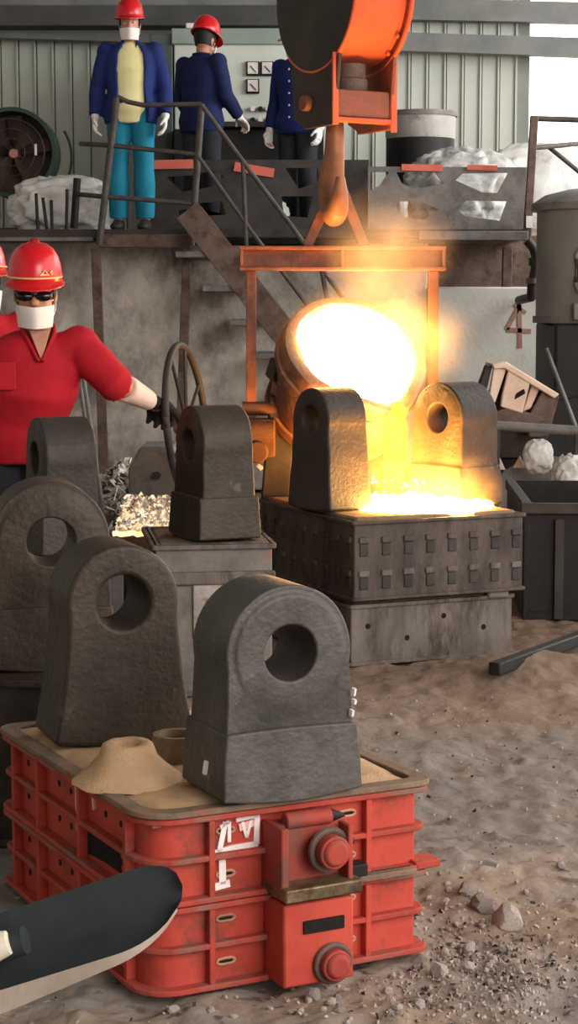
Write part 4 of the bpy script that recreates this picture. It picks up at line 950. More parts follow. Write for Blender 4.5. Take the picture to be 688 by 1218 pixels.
def person(name, label, loc, rz, J, skins, group=None, vox=.012):
    """J: joints in metres, figure faces -Y, feet at z = 0"""
    sc = J.get('k', 1.0)
    root_b = B()
    hc = J['head']; nk = J['neck']
    yaw = J.get('head_yaw', 0); pitch = J.get('head_pitch', 0)
    HM = Matrix.Translation(hc) @ Matrix.Rotation(yaw, 4, 'Z') @ Matrix.Rotation(pitch, 4, 'X')
    def head(b, e=0.0):
        prof = [(-.118, .026, .032, -.045), (-.105, .042, .05, -.038), (-.085, .056, .066, -.026), (-.06, .064, .078, -.016), (-.02, .071, .091, -.003), (.01, .074, .096, .002), (.04, .075, .098, .004), (.075, .070, .091, .006), (.10, .056, .072, .008), (.118, .032, .042, .008), (.124, .010, .014, .008)]
        n = 20; rings = []
        for z, rx, ry, oy in prof: rings.append([b.v(HM @ V(((rx + e) * math.cos(2 * math.pi * k / n), oy + (ry + e) * math.sin(2 * math.pi * k / n), z))) for k in range(n)])
        for q, w_ in zip(rings, rings[1:]):
            for k in range(n): b.face([q[k], q[(k + 1) % n], w_[(k + 1) % n], w_[k]])
        b.face(rings[0][::-1]); b.face(rings[-1])
    head(root_b)
    root_b.tube([HM @ V((0, -.088, .02)), HM @ V((0, -.112, -.022)), HM @ V((0, -.088, -.036))], [.010, .017, .012], 8)           # nose
    root_b.tube([HM @ V((-.045, -.088, .028)), HM @ V((0, -.096, .03)), HM @ V((.045, -.088, .028))], [.008, .011, .008], 8, V((0, 0, 1)))  # brow
    root_b.tube([HM @ V((-.028, -.086, -.064)), HM @ V((0, -.096, -.062)), HM @ V((.028, -.086, -.064))], [.005, .009, .005], 8, V((0, 0, 1)))  # lips
    for sx in (-1, 1): root_b.ball(HM @ V((sx * .078, .012, -.008)), (.010, .022, .032), 2)
    neck_top = HM @ V((0, .022, -.07))
    root_b.tube([nk + V((0, .01, -.06)), nk, neck_top], [(.075, .062), (.056, .054), (.052, .055)], 14)
    def torso(b, e, z0=None, flare=0.0, top=True, open_=None):
        pv, ch, sh = J['pelvis'], J['chest'], J['shl']
        rows = [(pv + V((0, 0, -.10)), .150, .105), (pv, .168, .118), (pv.lerp(ch, .45), .148, .102), (ch, .176, .122), (ch.lerp(nk, .55), .168, .105), (ch.lerp(nk, .86), .115, .075), (nk, .062, .055)]
        if not top: rows = rows[:3]
        if open_ is None:
            b.tube([r_[0] for r_ in rows], [(r_[1] + e + (flare if i < 2 else 0), r_[2] + e + (flare * .6 if i < 2 else 0)) for i, r_ in enumerate(rows)], 22)
        else:
            n = 30; R_ = []
            for i, (c, rx, ry) in enumerate(rows):
                half = open_[0] + (open_[1] - open_[0]) * i / (len(rows) - 1); cen_ = R(-90) + R(open_[2])
                io = []
                for ex in (e + .012 + (flare if i < 2 else 0), e - .006):
                    io.append([b.v(c + V(((rx + ex) * math.cos(cen_ + half + (2 * math.pi - 2 * half) * k / n), (ry + ex) * math.sin(cen_ + half + (2 * math.pi - 2 * half) * k / n), 0))) for k in range(n + 1)])
                R_.append(io)
            for (o0, i0), (o1, i1) in zip(R_, R_[1:]):
                for k in range(n): b.face([o0[k], o0[k + 1], o1[k + 1], o1[k]]); b.face([i0[k + 1], i0[k], i1[k], i1[k + 1]])
                b.face([o0[0], o1[0], i1[0], i0[0]]); b.face([o0[n], i0[n], i1[n], o1[n]])
            for o0, i0 in (R_[0], R_[-1]):
                for k in range(n): b.face([o0[k + 1], o0[k], i0[k], i0[k + 1]])
    def arm(b, s_, e, t0=0.0, t1=1.0, cuff=0.0):
        S, E, W_ = J['sh' + s_], J['el' + s_], J['wr' + s_]
        inn = S.lerp(J['chest'] + V((0, 0, .08)), .35)
        seq = [(inn, .060), (S, .056), (S.lerp(E, .5), .050), (E, .043), (E.lerp(W_, .35), .043), (E.lerp(W_, .75), .033), (W_, .027)]
        L_ = [0]; 
        for p, q in zip(seq, seq[1:]): L_.append(L_[-1] + (q[0] - p[0]).length)
        pts = []; rad = []
        for (p, r_), l in zip(seq, L_):
            if l <= t1 * L_[-1] + 1e-6: pts.append(p); rad.append(r_ + e)
        if t1 < 1:
            l1 = t1 * L_[-1]; i = max(i for i, l in enumerate(L_) if l <= l1)
            if i + 1 < len(L_):
                f = (l1 - L_[i]) / (L_[i + 1] - L_[i]); pts.append(seq[i][0].lerp(seq[i + 1][0], f)); rad.append(seq[i][1] + (seq[i + 1][1] - seq[i][1]) * f + e + cuff)
        if t0 > 0:
            l0 = t0 * L_[-1]; keep = [(p, r_) for (p, r_), l in zip(zip(pts, rad), L_ + [9]) if l > l0]
            i = max(i for i, l in enumerate(L_) if l <= l0); f = (l0 - L_[i]) / (L_[i + 1] - L_[i])
            keep.insert(0, (seq[i][0].lerp(seq[i + 1][0], f), seq[i][1] + (seq[i + 1][1] - seq[i][1]) * f + e)); pts = [k_[0] for k_ in keep]; rad = [k_[1] for k_ in keep]
        b.tube(pts, rad, 14, V((0, 1, 0)))
        if t0 == 0: b.ball(S, .058 + e, 2)
        if t1 >= .6 and t0 < .5: b.ball(E, .044 + e, 2)
    def leg(b, s_, e, t1=1.0, wide=0.0):
        Hh, K, An = J['hip' + s_], J['kn' + s_], J['an' + s_]
        b.tube([Hh + V((0, 0, .06)), Hh, Hh.lerp(K, .5), K, K.lerp(An, .35), An.lerp(K, 1 - t1)], [.080 + e, .088 + e, .070 + e, .053 + e + wide * .5, .054 + e + wide, .040 + e + wide], 16); b.ball(K, .054 + e, 2)
    def foot(b, s_, e):
        An = J['an' + s_]; tdir = J.get('toe' + s_, V((0, -1, 0)))
        b.tube([An + V((0, .05, -.045)), An + V((0, .0, -.035)), An + tdir * .09 + V((0, 0, -.05)), An + tdir * .17 + V((0, 0, -.058)), An + tdir * .20 + V((0, 0, -.06))], [(.034 + e, .034 + e), (.038 + e, .042 + e), (.042 + e, .030 + e), (.036 + e, .020 + e), (.018, .012)], 12, V((1, 0, 0)))
    b = root_b
    torso(b, 0)
    for s_ in 'LR':
        arm(b, s_, 0); leg(b, s_, 0); foot(b, s_, 0)
        hd_ = J['hand' + s_]; hand(b, J['wr' + s_], hd_[0], hd_[1], hd_[2], J.get('hk', .96), hd_[3], .9)
    root = link(name, fuse(b, vox * .8), 'skin'); root.location = loc; root.rotation_euler = (0, 0, rz)
    tag(root, label, 'person', group)
    def cloth(nm, m, fn, v_=vox, it=3, lab=None):
        bb = B(); fn(bb); o = link(nm, fuse(bb, v_, it), m, root)
        if lab: o['label'] = lab
        return o
    skins(dict(root=root, cloth=cloth, torso=torso, arm=arm, leg=leg, foot=foot, HM=HM, J=J, head=head))
    return root
def helmet(root, HM, m='helmet', stripe=False, tilt=0.0, emblem=False):
    HH = HM @ Matrix.Translation((0, 0, .053)) @ Matrix.Rotation(tilt, 4, 'X')
    b = B(); n = 36
    prof = [(1.0, 0), (.995, .03), (.95, .065), (.85, .10), (.68, .128), (.44, .146), (.2, .152), (.02, .154)]
    ax_, ay_ = .108, .132
    def ring(f, z, ex=0): return [b.v(HH @ V(((ax_ * f + ex) * math.cos(2 * math.pi * k / n), (ay_ * f + ex) * math.sin(2 * math.pi * k / n), z))) for k in range(n)]
    rings = [ring(f, z) for f, z in prof]; inner = [ring(max(f - .05, .01), z - .006) for f, z in prof]
    for rs, fl in ((rings, 0), (inner, 1)):
        for q, w_ in zip(rs, rs[1:]):
            for k in range(n): b.face([q[k], q[(k + 1) % n], w_[(k + 1) % n], w_[k]])
        b.face(rs[-1])
    for k in range(n): b.face([rings[0][k], inner[0][k], inner[0][(k + 1) % n], rings[0][(k + 1) % n]])
    hat = b.build('hard_hat', m, root, smooth=50)
    b = B(); o_, i_, o2, i2 = [], [], [], []
    for k in range(n):
        a = 2 * math.pi * k / n; fr = max(0, -math.sin(a)); ex = .010 + .045 * fr ** 2; dz = -.016 * fr ** 2 - .004
        for lst, e_, z_ in ((o_, ex, dz), (i_, -.004, .008), (o2, ex, dz - .005), (i2, -.004, -.002)): lst.append(b.v(HH @ V(((ax_ + e_) * math.cos(a), (ay_ + e_) * math.sin(a), z_))))
    for P, Q in ((o_, i_), (o2, o_), (i2, o2), (i_, i2)):
        for k in range(n): b.face([P[k], P[(k + 1) % n], Q[(k + 1) % n], Q[k]])
    b.build('brim', m, hat, smooth=50)
    b = B(); b.tube([HH @ V((0, -.118, .07)), HH @ V((0, -.09, .115)), HH @ V((0, 0, .158)), HH @ V((0, .09, .118))], [(.016, .006), (.02, .010), (.02, .010), (.016, .006)], 10); b.build('ridge', m, hat, smooth=60)
    if stripe:
        b = B(); b.tube([HH @ V(((ax_ + .002) * math.cos(R(a)), (ay_ + .002) * math.sin(R(a)), .020)) for a in range(195, 346, 6)], .0036, 6, V((0, 0, 1))); b.build('stripe', 'gold', hat)
    if emblem:
        b = B()
        def e_(a, z): return HH @ V(((ax_ + .003) * math.cos(R(a)), (ay_ + .003) * math.sin(R(a)), z))
        for pts in ([(-74, .036), (-68, .052), (-62, .036)], [(-78, .034), (-58, .034)], [(-55, .042), (-51, .050), (-48, .04), (-52, .034), (-55, .042)]):
            b.tube([e_(a, z) for a, z in pts], .0032, 6, V((0, 0, 1)))
        b.build('emblem', 'gold', hat)
    return hat
def face_mask(root, HM):
    b = B(); n, m_ = 16, 8; fr, bk = [], []
    for j in range(m_ + 1):
        z = -.120 + (.088) * j / m_; r0, r1 = [], []
        for k in range(n + 1):
            a = R(-90 + 62 * (2 * k / n - 1)); rx, ry, oy = .074 - .12 * max(0, -.04 - z) , .096 - .25 * max(0, -.055 - z), -.012
            bulge = .014 * math.exp(-((a + math.pi / 2) / .4) ** 2)
            for lst, ex in ((r0, .012), (r1, .006)): lst.append(b.v(HM @ V(((rx + ex) * math.cos(a), oy + (ry + ex + bulge) * math.sin(a), z))))
        fr.append(r0); bk.append(r1)
    for j in range(m_):
        for k in range(n): b.face([fr[j][k], fr[j][k + 1], fr[j + 1][k + 1], fr[j + 1][k]]); b.face([bk[j][k + 1], bk[j][k], bk[j + 1][k], bk[j + 1][k + 1]])
    for k in range(n): b.face([fr[0][k + 1], fr[0][k], bk[0][k], bk[0][k + 1]]); b.face([fr[m_][k], fr[m_][k + 1], bk[m_][k + 1], bk[m_][k]])
    for j in range(m_): b.face([fr[j][0], fr[j + 1][0], bk[j + 1][0], bk[j][0]]); b.face([fr[j + 1][n], fr[j][n], bk[j][n], bk[j + 1][n]])
    mk = b.build('face_mask', 'mask', root, smooth=60)
    for sx in (-1, 1):
        for z0_, z1_ in ((-.02, .0), (-.09, -.03)): B().tube([HM @ V((sx * .066, -.052, z0_)), HM @ V((sx * .079, .0, (z0_ + z1_) / 2)), HM @ V((sx * .080, .02, z1_))], .002, 6, V((0, 0, 1))).build('ear_loop', 'mask', mk)
def eyes(root, HM):
    for sx in (-1, 1):
        e = B().ball(HM @ V((sx * .031, -.083, .008)), (.0135, .010, .009), 2).build('eye', 'mask', root, smooth=60)
        B().ball(HM @ V((sx * .031, -.092, .008)), (.006, .003, .006), 2).build('pupil', 'lens', e, smooth=60)
def hair(root, HM, m='steel_black'):
    b = B(); n = 24; a_, c_ = [], []
    for z, ex in ((-.05, .006), (.0, .010), (.05, .010), (.09, .008)):
        rx, ry = (.064, .076) if z < -.02 else (.074, .097)
        a_.append([b.v(HM @ V(((rx + ex) * math.cos(R(-25 + 230 * k / n)), .006 + (ry + ex) * math.sin(R(-25 + 230 * k / n)), z))) for k in range(n + 1)])
        c_.append([b.v(HM @ V(((rx - .012) * math.cos(R(-25 + 230 * k / n)), .006 + (ry - .012) * math.sin(R(-25 + 230 * k / n)), z))) for k in range(n + 1)])
    for L_ in (a_, c_):
        for q, w_ in zip(L_, L_[1:]):
            for k in range(n): b.face([q[k], q[k + 1], w_[k + 1], w_[k]])
    for q, w_ in ((a_[0], c_[0]), (a_[-1], c_[-1])):
        for k in range(n): b.face([q[k], q[k + 1], w_[k + 1], w_[k]])
    for k in (0, n):
        for j in range(3): b.face([a_[j][k], a_[j + 1][k], c_[j + 1][k], c_[j][k]])
    b.build('hair', m, root, smooth=60)
BASE = dict(pelvis=V((0, 0, .92)), chest=V((0, 0, 1.24)), neck=V((0, .0, 1.44)), head=V((0, -.015, 1.575)), shl=None,
            shL=V((.185, 0, 1.375)), shR=V((-.185, 0, 1.375)), hipL=V((.09, 0, .88)), hipR=V((-.09, 0, .88)), knL=V((.10, -.01, .49)), knR=V((-.10, -.01, .49)), anL=V((.105, .02, .085)), anR=V((-.105, .02, .085)),
            elL=V((.255, .03, 1.10)), elR=V((-.255, .03, 1.10)), wrL=V((.265, -.05, .86)), wrR=V((-.265, -.05, .86)),
            handL=(V((0, -.2, -1)), V((-1, -.2, 0)), V((0, -1, 0)), .35), handR=(V((0, -.2, -1)), V((1, -.2, 0)), V((0, -1, 0)), .35))
def gloves(c, J, which, m, k=1.0, cuff=.0, lab=None):
    for s_ in which:
        def fn(bb, s_=s_):
            h_ = J['hand' + s_]; hand(bb, J['wr' + s_], h_[0], h_[1], h_[2], 1.02 * k, h_[3], 1.08)
            el, wr_ = J['el' + s_], J['wr' + s_]; bb.tube([wr_.lerp(el, .12 + cuff), wr_.lerp(el, .02), wr_ + (wr_ - el).normalized() * .015], [.036, .034, .030], 12, V((0, 1, 0)))
        c('glove', m, fn, .0055, 1, lab)

# worker 1: open blue jacket, pale shirt, teal trousers, facing us on the platform
def dress1(d):
    J, c, root, HM = d['J'], d['cloth'], d['root'], d['HM']
    c('shirt', 'yellow_shirt', lambda b: d['torso'](b, .012))
    def jk(b):
        d['torso'](b, .022, open_=(R(40), R(22), 6), flare=.022)
        for s_ in 'LR': d['arm'](b, s_, .020, 0, .97, .004)
    c('jacket', 'blue_jacket', jk)
    c('trousers', 'teal_trousers', lambda b: (d['torso'](b, .010, top=False), d['leg'](b, 'L', .018, .97, .014), d['leg'](b, 'R', .018, .97, .014)))
    def cl(b):
        for sx in (-1, 1): b.tube([J['neck'] + V((sx * .02, .06, .03)), J['neck'] + V((sx * .065, .0, .02)), J['neck'] + V((sx * .055, -.06, -.03)), J['neck'] + V((sx * .05, -.10, -.12))], [(.012, .03), (.012, .03), (.010, .028), (.008, .015)], 10, V((1, 0, 0)))
    c('collar', 'blue_jacket', cl, .008)
    for s_ in 'LR': c('shoe', 'shoe', lambda b, s_=s_: d['foot'](b, s_, .010), .01, 2)
    gloves(c, J, 'LR', 'glove_white'); helmet(root, HM); face_mask(root, HM); eyes(root, HM); hair(root, HM)
    b = B().box(J['pelvis'] + V((-.06, -.132, .075)), (.03, .01, .05)).build('belt_keys', 'steel_black', root)
J1 = dict(BASE); J1.update(head_yaw=R(6), head_pitch=R(3), elR=V((-.265, .04, 1.11)), wrR=V((-.275, -.03, .87)), elL=V((.26, .03, 1.10)), wrL=V((.275, -.06, .87)))
p1_ = A(158, 272, 14.62)
person('person', 'person in open blue jacket, pale yellow shirt and teal trousers at the railing', (A(157, 270, 14.62).x, 14.62, PZ), R(-3), J1, dress1)

def dress_back(jm):
    def f(d):
        J, c, root, HM = d['J'], d['cloth'], d['root'], d['HM']
        def jk(b):
            d['torso'](b, .026, flare=.02)
            for s_ in 'LR': d['arm'](b, s_, .020, 0, .96, .004)
        c('jacket', jm, jk)
        c('trousers', 'dark_trousers', lambda b: (d['torso'](b, .012, top=False), d['leg'](b, 'L', .018, .97, .012), d['leg'](b, 'R', .018, .97, .012)))
        c('collar', jm, lambda b: b.tube([J['neck'] + V((.062 * math.cos(R(a)), .015 + .058 * math.sin(R(a)), .012)) for a in range(0, 360, 20)], (.010, .022), 8, V((0, 0, 1)), True), .008)
        for s_ in 'LR': c('shoe', 'shoe', lambda b, s_=s_: d['foot'](b, s_, .010), .01, 2)
        gloves(c, J, 'LR', 'glove_white'); helmet(root, HM, tilt=R(6)); face_mask(root, HM); eyes(root, HM); hair(root, HM)
        if jm == 'blue_jacket':
            b = B()
            for k in range(5): b.ball(J['pelvis'].lerp(J['chest'], .1 + .3 * k) + V((.02, -.150, 0)), (.010, .006, .010), 1)
            b.build('buttons', 'mask', root)
    return f
J2 = dict(BASE); J2.update(head_yaw=R(10), head_pitch=R(14), head=V((0, -.05, 1.565)), neck=V((0, -.02, 1.44)), elR=V((-.24, -.03, 1.11)), wrR=V((-.22, -.22, .95)), handR=(V((.1, -.9, -.5)), V((.2, -.4, -1)), V((1, 0, 0)), .4), elL=V((.25, -.03, 1.10)), wrL=V((.23, -.20, .93)), handL=(V((-.1, -.9, -.5)), V((-.2, -.4, -1)), V((-1, 0, 0)), .4))
person('person', 'person in navy jacket and red helmet seen from behind, looking at the control cabinet', (A(240, 200, 15.35).x, 15.35, PZ), R(140), J2, dress_back('navy_jacket'))
J3 = dict(BASE); J3.update(head_yaw=R(-10), head_pitch=R(8))
person('person', 'person in blue jacket and dark trousers, half hidden by the crane hook block', (A(355, 200, 15.5).x, 15.5, PZ), R(-38), J3, dress_back('blue_jacket'))

# worker 4: red shirt, turning the handwheel
RWY = 7.5; rx0 = A(30, 545, RWY).x
def wl(px, py, d): return A(px, py, d)
rzr = R(10)
Rl = Matrix.Translation((rx0, RWY, 0)) @ Matrix.Rotation(rzr, 4, 'Z'); Ri = Rl.inverted()
def lw(px, py, d): return Ri @ A(px, py, d)
J4 = dict(BASE); J4['hk'] = .6
grip = wc + wx * (-wr * .985) ; gripw = A(199, 486, 7.93)
wrist = lw(180, 478, 7.70)
hd4 = (Ri.to_3x3() @ (gripw - A(180, 478, 7.70)))
J4.update(pelvis=lw(26, 588, 7.52), chest=lw(34, 462, 7.45), neck=lw(46, 398, 7.43), head=lw(42, 350, 7.36), head_yaw=R(-4), head_pitch=R(9),
          shL=lw(94, 412, 7.46), shR=lw(-26, 418, 7.50), elL=lw(136, 455, 7.42), wrL=wrist, elR=lw(-62, 510, 7.45), wrR=lw(-30, 580, 7.25),
          handL=(hd4, Ri.to_3x3() @ V((0, 0, -1)) + hd4.normalized() * .0, Ri.to_3x3() @ V((0, -1, .1)), .85),
          hipL=lw(54, 600, 7.5), hipR=lw(0, 600, 7.52))
J4['hipL'].z = J4['hipR'].z = .86; J4['hipL'].x, J4['hipR'].x = J4['pelvis'].x + .09, J4['pelvis'].x - .09
J4['pelvis'].z = .92
for s_, sx in (('L', 1), ('R', -1)):
    J4['kn' + s_] = V((J4['pelvis'].x + sx * .11, -.03, .48)); J4['an' + s_] = V((J4['pelvis'].x + sx * .125, .02 + .05 * sx, .085))
def dress4(d):
    J, c, root, HM = d['J'], d['cloth'], d['root'], d['HM']
    def sh(b):
        d['torso'](b, .026, flare=.004); d['arm'](b, 'L', .030, 0, .50, .008); d['arm'](b, 'R', .030, 0, .50, .008)
    c('shirt', 'red_shirt', sh, .010)
    b = B(); nk = J['neck']; b.prism([(-.042, .02), (.042, .02), (.004, -.105)], lambda u, v, k: nk + V((u, -.098 - .40 * max(0, -v) * .25 + .03 * k - .012, v)), 0); b.build('open_neck', 'skin', root, bevel=.003)
    def cl(b):
        for sx in (-1, 1): b.tube([nk + V((0, .065, .03)), nk + V((sx * .065, .02, .022)), nk + V((sx * .058, -.075, -.005)), nk + V((sx * .008, -.128, -.105))], [(.010, .024), (.010, .026), (.010, .026), (.008, .016)], 10, V((1, 0, 0)))
    c('collar', 'red_shirt', cl, .007)
    c('trousers', 'dark_trousers', lambda b: (d['torso'](b, .014, top=False), d['leg'](b, 'L', .022, .97, .012), d['leg'](b, 'R', .022, .97, .012)))
    c('sleeve_guard', 'sleeve', lambda b: d['arm'](b, 'L', .014, .62, .97), .008)
    for s_ in 'LR': c('shoe', 'shoe', lambda b, s_=s_: d['foot'](b, s_, .010), .01, 2)
    gloves(c, J, 'LR', 'glove_dark', 1.42, .12); helmet(root, HM, stripe=True, tilt=R(-3), emblem=True); face_mask(root, HM); eyes(root, HM); hair(root, HM)
    b = B()
    for sx in (-1, 1): b.ball(HM @ V((sx * .036, -.104, .008)), (.036, .016, .021), 2)
    b.tube([HM @ V((-.078, .0, .016)), HM @ V((-.066, -.075, .016)), HM @ V((0, -.112, .018)), HM @ V((.066, -.075, .016)), HM @ V((.078, .0, .016))], .005, 6, V((0, 0, 1)))
    b.build('dark_glasses', 'lens', root, smooth=50)
    b = B().box(J['chest'] + V((-.10, -.146, .055)), (.09, .008, .11)).build('chest_pocket', 'red_shirt', root, bevel=.005)
person('person', 'person in red shirt, red helmet and white mask turning the handwheel with a gloved hand', (rx0, RWY, 0), rzr, J4, dress4, None, .010)
J5 = dict(BASE)
def dress5(d):
    J, c, root, HM = d['J'], d['cloth'], d['root'], d['HM']
    c('shirt', 'red_shirt', lambda b: (d['torso'](b, .026), d['arm'](b, 'L', .030, 0, .5), d['arm'](b, 'R', .030, 0, .5)))
    c('trousers', 'dark_trousers', lambda b: (d['torso'](b, .014, top=False), d['leg'](b, 'L', .022, .97), d['leg'](b, 'R', .022, .97)))
    for s_ in 'LR': c('shoe', 'shoe', lambda b, s_=s_: d['foot'](b, s_, .010), .01, 2)
    gloves(c, J, 'LR', 'glove_dark'); helmet(root, HM, stripe=True); face_mask(root, HM); hair(root, HM)
person('person', 'red helmeted person mostly cut off by the left edge of the photo', (A(-22, 400, 8.3).x, 8.3, -.02), R(25), J5, dress5, None, .014)

# ================================================================== SCRAP, BINS, TOOLS
# glittering scrap heap and hot chip tray behind the middle hammer
def chips(name, label, n, pos, size, m, cat='scrap', mm=None):
    b = B()
    for i in range(n):
        p, sc_ = pos(); r_ = Euler((random.uniform(0, 6.28), random.uniform(0, 6.28), random.uniform(0, 6.28))).to_matrix(); k = size * random.uniform(.5, 1.5) * sc_
        q = [p + r_ @ V((sx * k * random.uniform(.5, 1.2), sy * k * random.uniform(.3, .8), random.uniform(-.1, .1) * k)) for sx, sy in ((-1, -1), (1, -1), (1, 1), (-1, 1))]
        f = [b.v(x) for x in q]; t = r_ @ V((0, 0, k * .16)); g_ = [b.v(x + t) for x in q]
        b.face(f); b.face(g_[::-1])
        for a in range(4): b.face([f[a], g_[a], g_[(a + 1) % 4], f[(a + 1) % 4]])
    o = b.build(name, m, smooth=None); tag(o, label, cat, kind='stuff'); return o
hc_ = A(142, 575, 9.6); hx0, hy0 = hc_.x, 9.9
def heap_h(x, y): return max(0, .62 - 1.0 * math.hypot((x - hx0) * .9, (y - hy0) * .8))
b = B(); n_ = 40; g_ = {}
for i in range(n_ + 1):
    for j in range(n_ + 1):
        x, y = hx0 - .9 + 1.8 * i / n_, hy0 - .95 + 1.9 * j / n_; g_[i, j] = b.v((x, y, heap_h(x, y) - .02 + .05 * noise.fractal(V((x * 4, y * 4, 1)), 1, 2, 4)))
for i in range(n_):
    for j in range(n_): b.face([g_[i, j], g_[i + 1, j], g_[i + 1, j + 1], g_[i, j + 1]])
tag(b.build('ash_mound', 'stone_dark', smooth=60), 'dark ash mound covered with glittering metal scrap, behind the handwheel', 'mound')
def hp_():
    x, y = hx0 + random.gauss(0, .28), hy0 - .1 + random.gauss(0, .3); return V((x, y, heap_h(x, y) + random.uniform(0, .03))), 1
chips('metal_scrap', 'pale glittering metal chips strewn over the ash mound', 1100, hp_, .026, 'chip'); chips('metal_scrap', 'dark metal flakes strewn over the ash mound', 350, hp_, .022, 'chip_dark')
TYY = 7.72; t0_, t1_ = A(134, 618, TYY), A(214, 640, TYY); tz = t1_.z
ty = thing('chip_tray', 'brown tray of bright metal chips with a glowing front edge, beside the middle hammer', 'tray', ((t0_.x + t1_.x) / 2, TYY, 0)); tw = t1_.x - t0_.x
b = B(); b.box((0, .22, tz - .05), (tw, .46, .02)).box((0, 0, tz - .02), (tw, .02, .07)).box((0, .45, tz - .02), (tw, .02, .07)).box((-tw / 2, .22, tz - .02), (.02, .46, .07)).box((tw / 2, .22, tz - .02), (.02, .46, .07)); b.build('pan', 'motor', ty, bevel=.004)
B().box((0, .25, (tz - .06) / 2), (tw * .9, .36, tz - .06)).build('stand', 'steel_dark', ty)
def tp_(): 
    x, y = random.uniform(-.5, .5) * (tw - .03), random.uniform(.02, .44); return V((x, y, tz + .01 + y * .24 + random.uniform(0, .02))), 1
o = chips('chip_fill', None, 900, tp_, .013, 'chip'); o.parent = ty; del o['category']
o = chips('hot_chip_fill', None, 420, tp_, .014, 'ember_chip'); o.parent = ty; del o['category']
b = B(); b.box((0, .23, tz - .0), (tw - .04, .42, .05), (R(13), 0, 0)); b.build('chip_bed', 'chip_dark', ty)
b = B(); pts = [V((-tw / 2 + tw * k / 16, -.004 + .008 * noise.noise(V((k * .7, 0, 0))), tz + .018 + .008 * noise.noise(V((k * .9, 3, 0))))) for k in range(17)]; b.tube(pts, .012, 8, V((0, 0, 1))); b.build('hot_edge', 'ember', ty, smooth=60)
# grey housing behind the handwheel
hb = A(190, 560, 9.2); bx_ = thing('steel_housing', 'dull grey steel housing on the ground behind the black handwheel', 'housing', (hb.x, 9.2, 0))
hz = A(190, 528, 9.2).z
B().prism([(-.14, 0), (.16, 0), (.16, hz * .8), (.08, hz), (-.08, hz), (-.14, hz * .86)], lambda u, v, k: (u, -.2 + .4 * k, v), 0).build('casing', 'steel_grey', bx_, bevel=.012)
B().box((.01, -.205, hz * .5), (.12, .02, hz * .35)).build('opening', 'hole', bx_, bevel=.004); B().cyl((.0, -.23, hz * .82), (.0, -.19, hz * .82), .02, n=12).build('knob', 'steel_dark', bx_)
# long poles leaning behind the red worker
for (xa, ya, xb, yb, lab) in ((92, 440, 112, 560, 'leftmost of two thin poles leaning behind the red shirted worker'), (98, 440, 108, 510, 'shorter of two thin poles leaning behind the red shirted worker')):
    p0, p1 = A(xa, ya, 10.2), A(xb, yb, 9.8); dd = p1 - p0; p1 = p0 + dd * ((p0.z - .02) / (p0.z - p1.z)) if True else p1
    tag(B().tube([p0 - dd * .3, p1], [.012, .012], 8).build('pole', 'steel_grey'), lab, 'pole', 'poles behind the red shirted worker')
# dark pit bin, right
BY = 8.5; b0, b1 = A(628, 600, BY), A(780, 738, BY)
bn = thing('steel_bin', 'large dark steel bin standing on the floor at the right edge', 'bin', ((b0.x + b1.x) / 2 , BY, 0), R(-3)); bw = b1.x - b0.x; bh = b0.z
b = B(); b.box((0, .02, bh / 2), (bw, .03, bh)).box((0, 1.2, bh / 2), (bw, .03, bh)).box((-bw / 2, .6, bh / 2), (.03, 1.2, bh)).box((bw / 2, .6, bh / 2), (.03, 1.2, bh)).box((0, .6, .02), (bw, 1.2, .04)); b.build('body', 'steel_black', bn, bevel=.005)
B().box((0, .0, bh - .02), (bw + .06, .05, .05)).build('rim', 'steel_dark', bn, bevel=.006); B().box((-bw / 2, .6, bh - .02), (.05, 1.2, .05)).build('rim', 'steel_dark', bn, bevel=.006)
for u in (-.25, .1): B().box((bw * u, -.005, bh / 2 - .03), (.04, .03, bh - .08)).build('stiffener', 'steel_dark', bn)
p0, p1 = G(588, 796, .075), G(720, 748, .06); tag(B().bar(p0, p1, .05, .05).build('floor_bar', 'steel_black', bevel=.006), 'dark steel bar lying on the sand below the dark bin', 'bar')
# grey trough plate and scrap behind the bin
TR = 11.4
def wp(px, py, d=TR): return A(px, py, d)
def slab(name, pts, d, t, m, label=None, cat=None, parent=None, bevel=.006):
    b = B(); q = [A(x, y, d) for x, y in pts]; b.prism([(p.x, p.z) for p in q], lambda u, v, k: (u, d + t * k, v), 0); o = b.build(name, m, parent, parent is not None, smooth=None, bevel=bevel)
    if label: tag(o, label, cat)
    return o
tr = thing('grey_trough', 'grey sloping steel trough behind the dark bin, right of the yellow lit hammer', 'trough', (wp(630, 600).x, TR, 0))
slab('front_plate', [(578, 606), (684, 606), (672, 545), (640, 540), (600, 560), (590, 575)], TR, .03, 'steel_grey', None, None, tr); slab('rear_plate', [(570, 606), (690, 606), (690, 560), (570, 560)], TR + .5, .03, 'steel_dark', None, None, tr)
slab('lip', [(575, 606), (690, 599), (690, 603), (575, 611)], TR - .05, .12, 'steel_grey', None, None, tr); slab('side_plate', [(576, 690), (690, 690), (690, 606), (576, 606)], TR - .02, .5, 'steel_dark', None, None, tr)
slab('rubble_backing', [(556, 700), (700, 700), (700, 470), (556, 500)], TR + 1.3, .2, 'steel_black', 'dark steel screen plate behind the tilted scrap box', 'screen')
p0, p1 = A(584, 506, 11.2), A(700, 513, 11.2); rc = thing('pipe_rack', 'thin grey pipe on uprights running right of the yellow lit hammer', 'pipe', (p0.x, 11.2, 0))
B().tube([p0, p1], [.03, .03], 12).build('pipe', 'steel_grey', rc, True)
for f in (.06, .9): q = p0.lerp(p1, f); B().bar(q, (q.x, q.y, 0), .04, .04).build('upright', 'steel_dark', rc, True)
